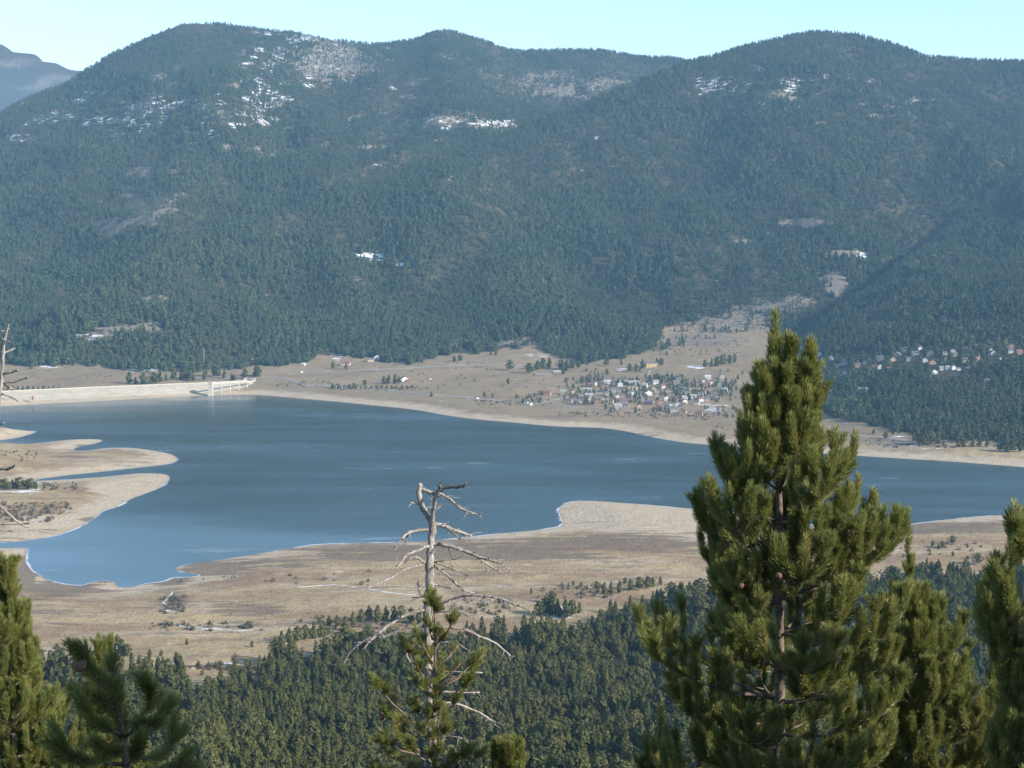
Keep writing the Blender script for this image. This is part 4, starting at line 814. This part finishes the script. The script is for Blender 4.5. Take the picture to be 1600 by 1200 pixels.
def grow(name, label, axis, D, env, seed, spacing=.24, nb=5, bottom=1340, lower=.25, sc=1.0, ncone=0, leader=True, extra=(), step=.085, tipn=2, wst=.20):
    """axis: [(px, py)] top -> bottom; env: [(py, left px, right px)] half widths of the crown"""
    rr = random.Random(seed); k_ = FPX / D; E = np.array(env, float); A = np.array(axis, float)
    top = fpt(*axis[0], D) - V((0, 0, .22 * sc)); bx = float(np.interp(1400, A[:, 1], A[:, 0])); bt = fpt(bx, 1400, D); gzv = gz(bt.x, D)
    T = Pine(name, label, (bt.x, D, gzv - .15))
    zt = top.z; py_of = lambda z_: 361 + (CAMZ - z_) / D * FPX
    def ax(z_): return Vector(((float(np.interp(py_of(z_), A[:, 1], A[:, 0])) - 800) / k_, D, z_))
    zs = np.linspace(zt, gzv - .15, 22); T.limb([ax(z_) + V((rr.uniform(-.008, .008), rr.uniform(-.008, .008), 0)) for z_ in zs], [.008 + .011 * (zt - z_) for z_ in zs], 'trunk', 8)
    if leader:
        T.along(rr, [ax(zt - .5), ax(zt - .02)], .1, .05, sc * .9); T.tuft(rr, ax(zt), (0, 0, 1), 0, sc, .5); T.tuft(rr, ax(zt - .22), (0, 0, 1), 4, sc * .9, .9)
    zb = CAMZ + float(tanpy(bottom)) * D; z_ = zt - wst; az0 = rr.uniform(0, 6.28)
    def envr(z2, az):
        py = py_of(z2 + .22 * sc); l = np.interp(py, E[:, 0], E[:, 1]) / k_ * .95; r_ = np.interp(py, E[:, 0], E[:, 2]) / k_ * .95; c_ = math.cos(az); s2 = math.sin(az) ** 2
        return (r_ if c_ > 0 else l) * c_ * c_ + (l + r_) * .5 * s2
    while z_ > max(zb, gzv + 1.0):
        n = nb + rr.choice((-1, 0, 0, 1)) + (1 if zt - z_ > 1.2 else 0); az0 += rr.uniform(.3, 1.0); dep = zt - z_
        for k in range(n):
            az = az0 + 6.283 * k / n + rr.uniform(-.25, .25); zk = z_ + rr.uniform(-.05, .05); q0 = ax(zk)
            r1 = envr(zk, az); slope = lower + (1.7 - lower) * math.exp(-dep * 1.15); r_ = envr(min(zt - .02, zk + slope * r1 * .8 + .15), az) * rr.uniform(.5, 1.08)
            if r_ < .05: continue
            rise = slope * r_ * rr.uniform(.75, 1.2); ra = V((math.cos(az), math.sin(az), 0)); sw = ra.cross(V((0, 0, 1))) * rr.uniform(-.18, .18) * r_
            pts = [q0 + ra * r_ * f ** .92 + sw * math.sin(f * 2.6) + V((0, 0, rise * f ** 1.7)) for f in (0, .16, .32, .48, .64, .8, .92, 1.0)]
            rad0 = .006 + .010 * r_; lst = [(pts, [rad0 * (1 - .72 * f) for f in (0, .16, .32, .48, .64, .8, .92, 1.0)])]
            T.along(rr, pts, .62 if r_ > .45 else .4, step, sc); td = (pts[-1] - pts[-2]).normalized() * .6 + V((0, 0, 1)); T.shoot(pts[-1], td, sc, True); T.tuft(rr, pts[-1] + td.normalized() * .10 * sc, td, rr.choice((1, 2, 3)), sc * .95, .7); T.tips.append(pts[-1])
            for si in (2, 3, 4, 5, 6):
                for sg_ in (-1, 1):
                    if rr.random() < (.7 if si == 2 else .24): continue
                    bl = (.10 + .36 * (1 - (si + 1) / 9) * min(1.2, r_)) * rr.uniform(.75, 1.25)
                    if r_ < .3: bl *= .6
                    t_ = (pts[si + 1] - pts[si]).normalized(); lat = t_.cross(V((0, 0, 1))).normalized() * sg_
                    d0 = (t_ * .6 + lat * .95 + V((0, 0, rr.uniform(-.1, .3)))).normalized(); p0 = pts[si].lerp(pts[si + 1], rr.random())
                    bp = [p0, p0 + d0 * bl * .5, p0 + d0 * bl + V((0, 0, bl * .32))]; lst.append((bp, [.005, .004, .003]))
                    T.along(rr, bp, .25, step, sc); bd = (bp[-1] - bp[-2]).normalized() * .5 + V((0, 0, 1)); T.shoot(bp[-1], bd, sc * .9, True); T.tuft(rr, bp[-1] + bd.normalized() * .1, bd, rr.choice((0, 1, 2)), sc * .85, .7, False); T.tips.append(bp[-1])
            T.limbs(lst)
        z_ -= spacing * rr.uniform(.8, 1.2)
    for pts_px, dd in extra:                            # strong side leaders
        pts = [fpt(a, b, D + dd) for a, b in pts_px]; T.limb(pts, [.018 - .012 * i / (len(pts) - 1) for i in range(len(pts))])
        T.along(rr, pts, .45, .05, sc); T.tuft(rr, pts[-1] - V((0, 0, .04)), (0, 0, 1), 3, sc, 1.2); T.tuft(rr, pts[-1] - V((0, 0, .2)), (.3, -.2, 1), 3, sc, .9)
        for f in (.55, .7, .85):
            q = pts[0].lerp(pts[-1], f)
            for _ in range(4): T.tuft(rr, q + V((rr.uniform(-.05, .05), rr.uniform(-.05, .05), 0)), (rr.uniform(-1, 1), rr.uniform(-1, 1), .6), 2, sc * .9, .4)
    return T.finish(seed, ncone)
grow('mountain_pine', 'tall bushy sunlit pine with two leading tips, right of the picture centre', [(1208, 472), (1216, 600), (1222, 800), (1228, 1000), (1226, 1200), (1226, 1500)], 10.0,
     [(470, 8, 8), (490, 22, 24), (540, 46, 84), (600, 80, 112), (650, 104, 126), (700, 118, 148), (750, 126, 172), (800, 122, 190), (850, 105, 185), (890, 150, 180), (930, 210, 170), (980, 225, 160), (1050, 220, 150), (1100, 200, 165), (1200, 205, 190), (1400, 230, 250)],
     21, .225, 5, ncone=26, wst=.10, extra=[([(1216, 770), (1234, 710), (1250, 640), (1261, 595), (1266, 562)], -.05)])
grow('mountain_pine', 'sunlit yellow-green pine just right of the tallest pine, its top lower', [(1426, 806), (1430, 900), (1440, 1050), (1452, 1200), (1460, 1500)], 11.0,
     [(820, 8, 8), (850, 28, 26), (900, 44, 60), (950, 56, 100), (1000, 66, 130), (1050, 78, 155), (1100, 92, 175), (1200, 120, 200), (1400, 150, 220)], 33, .19, 5, ncone=10, sc=.92)
grow('mountain_pine', 'dark shaded pine cut off by the right edge of the picture', [(1650, 762), (1652, 850), (1660, 1000), (1665, 1500)], 8.5,
     [(762, 10, 8), (810, 60, 50), (850, 100, 90), (900, 112, 120), (960, 90, 140), (1020, 112, 160), (1060, 95, 170), (1100, 90, 180), (1200, 70, 190), (1400, 120, 200)], 45, .22, 5, extra=[([(1645, 930), (1612, 880), (1592, 850), (1584, 825)], -.2)])
grow('mountain_pine', 'yellow-green sunlit pine filling the lower left corner', [(-12, 856), (-8, 950), (-4, 1050), (0, 1200), (0, 1500)], 14.0,
     [(855, 6, 8), (880, 20, 22), (910, 35, 42), (950, 50, 62), (990, 60, 80), (1010, 60, 62), (1050, 80, 95), (1100, 100, 125), (1150, 110, 150), (1200, 120, 165), (1400, 160, 190)], 57, .22, 5, sc=.95, ncone=6)
grow('mountain_pine', 'small yellow-green pine top behind the dark near branches', [(141, 984), (142, 1050), (143, 1200), (143, 1500)], 15.5,
     [(984, 6, 6), (1020, 14, 16), (1060, 22, 24), (1120, 45, 45), (1200, 80, 80), (1400, 120, 120)], 61, .2, 4, sc=.95)
grow('mountain_pine', 'small shaded pine tip left of the tallest pine at the bottom edge', [(1034, 1092), (1038, 1150), (1042, 1200), (1045, 1500)], 12.0,
     [(1092, 5, 5), (1120, 12, 14), (1160, 24, 26), (1200, 36, 40), (1400, 70, 70)], 63, .2, 4)
grow('mountain_pine', 'low pine tip at the bottom edge right of the dead tree', [(792, 1140), (792, 1200), (792, 1500)], 13.0, [(1140, 5, 5), (1170, 18, 18), (1200, 40, 30), (1400, 80, 80)], 65, .2, 4)
# young dark pine close to the viewpoint, lower left: limbs drawn one by one
def zc(X, Y): return 60 + X / 5.0, 960 + Y / 5.0
rr = random.Random(71); DN = 6.0; b0 = fpt(*zc(690, 1240), DN)
Tn = Pine('young_pine', 'dark shaded pine branch tips close to the viewer at lower left', (b0.x, DN, gz(b0.x, DN) - .1))
main = [fpt(*zc(X, Y), DN + d) for X, Y, d in ((690, 1200, 0), (660, 950, 0), (625, 780, -.02), (590, 660, -.05))]
Tn.limb([Tn.base] + [Tn.base.lerp(main[0], .5)] + main, [.035, .028, .018, .014, .012, .009], 'trunk', 8)
for pl, f0, tn in (([(600, 690, -.05), (520, 560, -.08), (430, 440, -.12), (360, 350, -.15), (325, 300, -.17)], .05, 3), ([(640, 850, 0), (760, 830, .05), (860, 740, .08), (880, 650, .05), (850, 570, .02)], .35, 3),
                   ([(680, 1120, 0), (850, 1120, .1), (970, 1080, .18), (1030, 1010, .2), (1040, 930, .2)], .35, 2), ([(690, 1180, 0), (480, 1150, -.1), (280, 1130, -.15), (200, 1060, -.18), (175, 1000, -.18)], .4, 3),
                   ([(660, 950, 0), (560, 900, -.1), (450, 860, -.2), (370, 740, -.22)], .3, 2), ([(625, 780, 0), (520, 690, -.1), (400, 640, -.15)], .2, 3), ([(690, 1180, 0), (760, 1090, -.15), (780, 1010, -.2)], .3, 2), ([(690, 1230, 0), (900, 1240, -.1), (1080, 1200, -.1), (1130, 1150, -.1)], .4, 2),
                   ([(660, 1000, 0), (600, 1060, -.15), (520, 1080, -.25), (470, 1020, -.3)], .3, 2), ([(640, 800, 0), (600, 620, .02), (560, 520, .02), (570, 440, .02)], .2, 2), ([(660, 960, 0), (760, 900, -.1), (900, 860, -.15), (980, 760, -.15)], .35, 2)):
    pts = [fpt(*zc(X, Y), DN + d) for X, Y, d in pl]; Tn.limb(pts, [.009 - .005 * i / (len(pts) - 1) for i in range(len(pts))])
    Tn.along(rr, pts, f0, .03, .86, (-.1, .15), .18); Tn.shoot(pts[-1] - (pts[-1] - pts[-2]).normalized() * .06, pts[-1] - pts[-2], .9); Tn.tips.append(pts[-1])
Tn.along(rr, main, .1, .035, .9, (-.1, .2), .3)
Tn.finish(71, 2)
# unseen pine added outside the frame on the right to shade the young pine
grow('mountain_pine', 'unseen pine added right of the viewpoint to shade the young pine', [(3746, -3900), (3746, 1500)], 3.2, [(-3200, 30, 30), (-2700, 500, 500), (-1800, 1000, 1000), (-900, 1200, 1200), (0, 1250, 1250), (1400, 1250, 1250)], 73, .17, 9, step=.06, bottom=2000)

# ------------------------------------------------------------------ the dead tree and its green companion
def zs_(X, Y): return 460 + X / 2.5, 720 + Y / 2.5
def snag_pts(L, D, seed, amp=.1):
    rr = random.Random(seed); a = rr.uniform(-1, 1); n = len(L)
    return [fpt(*zs_(X, Y), D + a * amp * i * 1.2) for i, (X, Y, r_) in enumerate(L)], [max(.0022, .78 * r_ / 2.5 / FPX * D) for X, Y, r_ in L]
def smooth(pts, rad, n=4):
    P_, R_ = [], []
    for i in range(len(pts) - 1):
        p0 = pts[max(i - 1, 0)]; p1 = pts[i]; p2 = pts[i + 1]; p3 = pts[min(i + 2, len(pts) - 1)]
        for k in range(n):
            f = k / n; P_.append(.5 * ((2 * p1) + (-p0 + p2) * f + (2 * p0 - 5 * p1 + 4 * p2 - p3) * f * f + (-p0 + 3 * p1 - 3 * p2 + p3) * f ** 3)); R_.append(rad[i] * (1 - f) + rad[i + 1] * f)
    return P_ + [pts[-1]], R_ + [rad[-1]]
DS = 13.0
sb_ = fpt(*zs_(530, 1700), DS); sb_.z = gz(sb_.x, DS) - .2
SN = Pine('dead_tree', 'bare silver-grey dead tree with gnarled broken limbs in the centre', sb_)
def knob(pts, rad, seed, a=.25):
    rr = random.Random(seed)
    return [p_ + V((rr.uniform(-1, 1), rr.uniform(-1, 1), rr.uniform(-1, 1))) * r_ * a * 1.3 for p_, r_ in zip(pts, rad)], [r_ * rr.uniform(1 - a, 1 + a) for r_ in rad]
def spurs(pts, rad, seed):
    rr = random.Random(seed); out = []
    for i in range(2, len(pts) - 1):
        for _ in range(2):
            if rr.random() < .5: continue
            t_ = (pts[i + 1] - pts[i]).normalized(); d = (t_ * .5 + V((rr.uniform(-1, 1), rr.uniform(-1, 1), rr.uniform(-.9, .7)))).normalized(); L = rr.uniform(.03, .12)
            m_ = pts[i] + d * L * .55; out.append(([pts[i], m_, m_ + (d + V((rr.uniform(-.5, .5), rr.uniform(-.5, .5), -.3))).normalized() * L * .45], [min(rad[i] * .5, .005), .0028, .0014]))
    return out
tr = [(530, 1700, 30), (530, 1400, 28), (530, 1200, 25), (535, 1000, 24), (525, 750, 26), (522, 600, 24), (528, 480, 22), (530, 380, 20), (535, 300, 18), (540, 255, 17), (520, 215, 15), (495, 170, 15), (485, 125, 13), (493, 90, 11)]
pts, rad = snag_pts(tr, DS, 1, 0); pts[0] = sb_; pts, rad = smooth(pts, rad, 5); pts, rad = knob(pts, rad, 5, .14); SN.limb(pts, rad, 'trunk', 10, M['dead_wood'])
BR = [[(540,250,14),(545,190,13),(552,140,11),(568,105,8),(562,92,4)],[(492,108,8),(520,118,9),(552,128,9)],[(563,122,9),(590,105,8),(640,102,8),(660,98,7),(668,84,4)],[(563,125,8),(600,145,7),(650,185,6),(700,205,5),(728,217,3)],
 [(545,245,11),(600,260,9),(650,280,8),(692,292,5)],[(590,258,6),(630,290,5),(652,312,3)],[(580,250,4),(604,238,2)],[(528,270,8),(480,272,7),(440,285,6),(415,310,5),(390,352,3)],[(445,283,5),(430,318,3)],[(528,330,9),(480,350,8),(435,370,7),(415,400,6),(398,422,3)],[(520,405,7),(470,375,7),(430,398,4)],
 [(522,400,6),(430,425,7),(380,455,6),(330,478,5),(282,500,2.5)],[(540,325,11),(600,330,10),(660,350,9),(720,375,8),(770,390,6),(805,402,4),(842,430,2.5)],[(715,373,6),(770,415,5),(842,457,2.5)],[(735,380,4),(728,400,3)],[(545,408,7),(600,450,6),(650,495,6),(720,525,5),(782,547,3)],[(545,395,4),(620,425,3.5),(690,450,2)],[(540,395,4),(600,388,3),(640,382,2)],
 [(530,560,9),(600,545,8),(650,528,8),(720,525,7),(790,535,6),(850,555,5),(927,588,2.5)],[(700,527,4),(720,510,2.5)],[(520,580,11),(440,600,9),(370,640,8),(310,690,7),(268,737,3)],[(520,650,8),(430,655,7),(360,685,7),(280,700,7),(220,745,6),(188,802,3)],[(370,640,5),(335,640,3)],[(350,690,5),(320,650,4)],[(530,650,7),(650,655,7),(720,685,7),(780,710,6),(830,750,5),(852,768,3)],
 [(530,945,7),(620,945,7),(690,970,6),(750,1000,5),(790,1037,3)],[(750,1000,4),(740,1020,3)],[(530,830,8),(600,840,7),(640,855,4)],[(490,172,5),(453,163,3)],[(550,165,4),(582,172,2.5)],[(525,540,5),(490,520,5),(483,465,3)],[(525,530,4),(460,535,3)],[(530,600,6),(440,740,6),(460,800,5),(465,860,3)],[(530,710,6),(600,712,5),(650,720,3)],[(530,590,5),(640,590,5),(688,612,3)],[(540,900,6),(640,905,5),(725,905,4)],[(535,1010,6),(450,980,5),(370,950,3)],[(540,1080,6),(640,1080,5),(700,1120,4)],[(530,620,4),(510,560,3)],[(530,480,6),(590,490,5),(620,510,3)],[(540,820,5),(735,828,4)]]
for k, L in enumerate(BR):
    pts, rad = snag_pts(L, DS, 80 + k, .11); pts, rad = smooth(pts, rad, 4); pts, rad = knob(pts, rad, 200 + k, .22); SN.limbs([(pts, rad)] + spurs(pts, rad, 400 + k), 'branch', M['dead_wood'])
rr = random.Random(91); DC = 12.6; cb_ = fpt(*zs_(555, 1700), DC); cb_.z = gz(cb_.x, DC) - .2
TC = Pine('sapling_pine', 'sparse young green pine growing around the dead trunk', cb_)
stem = [(548, 1190), (545, 1050), (548, 930), (546, 830), (550, 740), (575, 685), (590, 650)]
sp = [fpt(*zs_(X, Y), DC) for X, Y in stem]; TC.limb([cb_, cb_.lerp(sp[0], .6)] + sp, [.045, .035, .026, .022, .018, .014, .010, .008, .005], 'trunk', 7)
for X, Y, s_, n, jx, jy in [(545,545,1.05,5,550,700),(530,510,.8,3,550,700),(620,615,.95,4,580,690),(640,590,.7,2,580,690),(462,652,.7,2,548,760),(425,725,1.05,5,548,830),(490,690,.75,3,548,800),(725,785,1.15,5,548,900),(690,860,1.05,5,548,950),(735,760,.8,3,548,900),(310,870,1.05,5,470,1025),(295,850,.8,3,470,1025),(345,890,.7,2,470,1025),(560,900,1,4,546,960),(520,620,.8,3,540,700),(560,660,.8,3,550,720),(520,740,.9,4,547,820),(580,840,.9,4,547,880),(640,720,.8,3,560,800),(450,850,.9,3,547,930),(650,930,.9,4,547,990),(520,980,.9,4,547,1030),
 (480,800,.9,4,547,900),(500,870,.9,4,547,920),(450,940,1,5,547,1050),(575,960,.9,4,547,1000),(610,1045,1.05,5,547,1090),(595,1000,.9,3,547,1060),(340,975,1,4,480,1080),(385,1005,.85,3,480,1080),(330,1095,1.05,5,500,1150),(440,1110,1.05,5,530,1180),(395,1060,.95,4,520,1150),(360,1150,1,4,520,1200),(690,1145,1.05,5,560,1190),(640,1170,1,4,560,1190),(740,1150,1,4,560,1200),(480,1050,.9,4,546,1100),(520,1130,1,4,548,1180),(570,1130,1,4,548,1180),(300,1200,1,4,500,1260),(450,1200,1,5,540,1240),(600,1220,1,5,550,1260),(700,1230,1,5,560,1280),(650,790,.7,3,560,870),(570,790,.8,3,548,850),(600,680,.7,2,575,700)]:
    q = fpt(*zs_(X, Y), DC + rr.uniform(-.3, .2)); j = fpt(*zs_(jx, jy), DC); d = (q - j)
    TC.limb([j, j.lerp(q, .5) - V((0, 0, .02)), q], [.008, .006, .004], 'branch', 5, M['twig_bark'])
    TC.tuft(rr, q - d.normalized() * .08, d, n - 1, s_ * .88, .6, rr.random() < .5); TC.tuft(rr, q - d.normalized() * .12, V((rr.uniform(-1, 1), -.6, .3)), max(1, n - 3), s_ * .8, .3, False); TC.tips.append(q)
TC.finish(91, 5)
# second dead tree at the left frame edge
DL = 12.0
def zl(X, Y): return X / 2.857, 440 + Y / 2.857
lb = fpt(-50, 1700, DL); lb.z = gz(lb.x, DL) - .2
DT = Pine('dead_tree', 'thin bare dead trunk cut off by the left edge of the picture', lb)
tp = [lb, fpt(-40, 1200, DL), fpt(-28, 900, DL), fpt(-16, 760, DL), fpt(-4, 640, DL), fpt(3, 590, DL), fpt(5, 550, DL), fpt(9, 525, DL), fpt(14, 506, DL)]
pts, rad = smooth(tp, [.05, .04, .032, .026, .019, .016, .013, .010, .005], 4); pts, rad = knob(pts, rad, 7, .12); DT.limb(pts, rad, 'trunk', 8, M['dead_wood'])
for k, L in enumerate([[(20,411,6),(55,402,6),(82,395,4)],[(22,322,5),(45,308,4),(66,298,3)],[(20,452,5),(70,445,4),(110,432,3),(126,428,2)],[(18,455,5),(60,480,3)],[(15,500,4),(60,520,4),(80,535,3)],[(30,225,4),(42,210,3)],[(35,260,3),(46,268,2)],[(25,300,3),(10,255,2)],
    [(-10,836,7),(30,836,7),(60,826,5),(68,815,3)],[(-20,985,7),(30,1030,6),(70,1065,5),(110,1092,5),(140,1098,2.5)],[(100,1085,3),(122,1080,3),(125,1068,2)],[(-10,1105,4),(40,1115,3),(70,1108,2)],[(-10,640,4),(20,630,2)]]):
    pts = [fpt(*zl(X, Y), DL + .03 * i * (1 if k % 2 else -1)) for i, (X, Y, r_) in enumerate(L)]; rad = [max(.003, r_ / 2.857 / FPX * DL * 1.1) for X, Y, r_ in L]
    pts[0] = V((min(pts[0].x, fpt(2, L[0][1] / 2.857 + 440, DL).x), DL, pts[0].z)); pts, rad = smooth(pts, rad, 4); pts, rad = knob(pts, rad, 300 + k, .22); DT.limb(pts, rad, 'branch', 6, M['dead_wood'])
# ------------------------------------------------------------------ haze: the air of the valley
hb = MB(); hb.box((0, 7870, 620), (21000, 16300, 1270))
hz = hb.build('haze', None); hz.display_type = 'WIRE'
m = bpy.data.materials.new('haze'); m.use_nodes = True; t = m.node_tree; t.nodes.remove(t.nodes['Principled BSDF'])
pv = t.nodes.new('ShaderNodeVolumePrincipled'); pv.inputs['Color'].default_value = (.32, .64, 1.0, 1); pv.inputs['Density'].default_value = 4.8e-5; pv.inputs['Anisotropy'].default_value = .0
t.links.new(pv.outputs[0], t.nodes['Material Output'].inputs['Volume']); hz.data.materials.append(m)
tag(hz, 'thin blue haze filling the valley air', None, None, 'stuff')
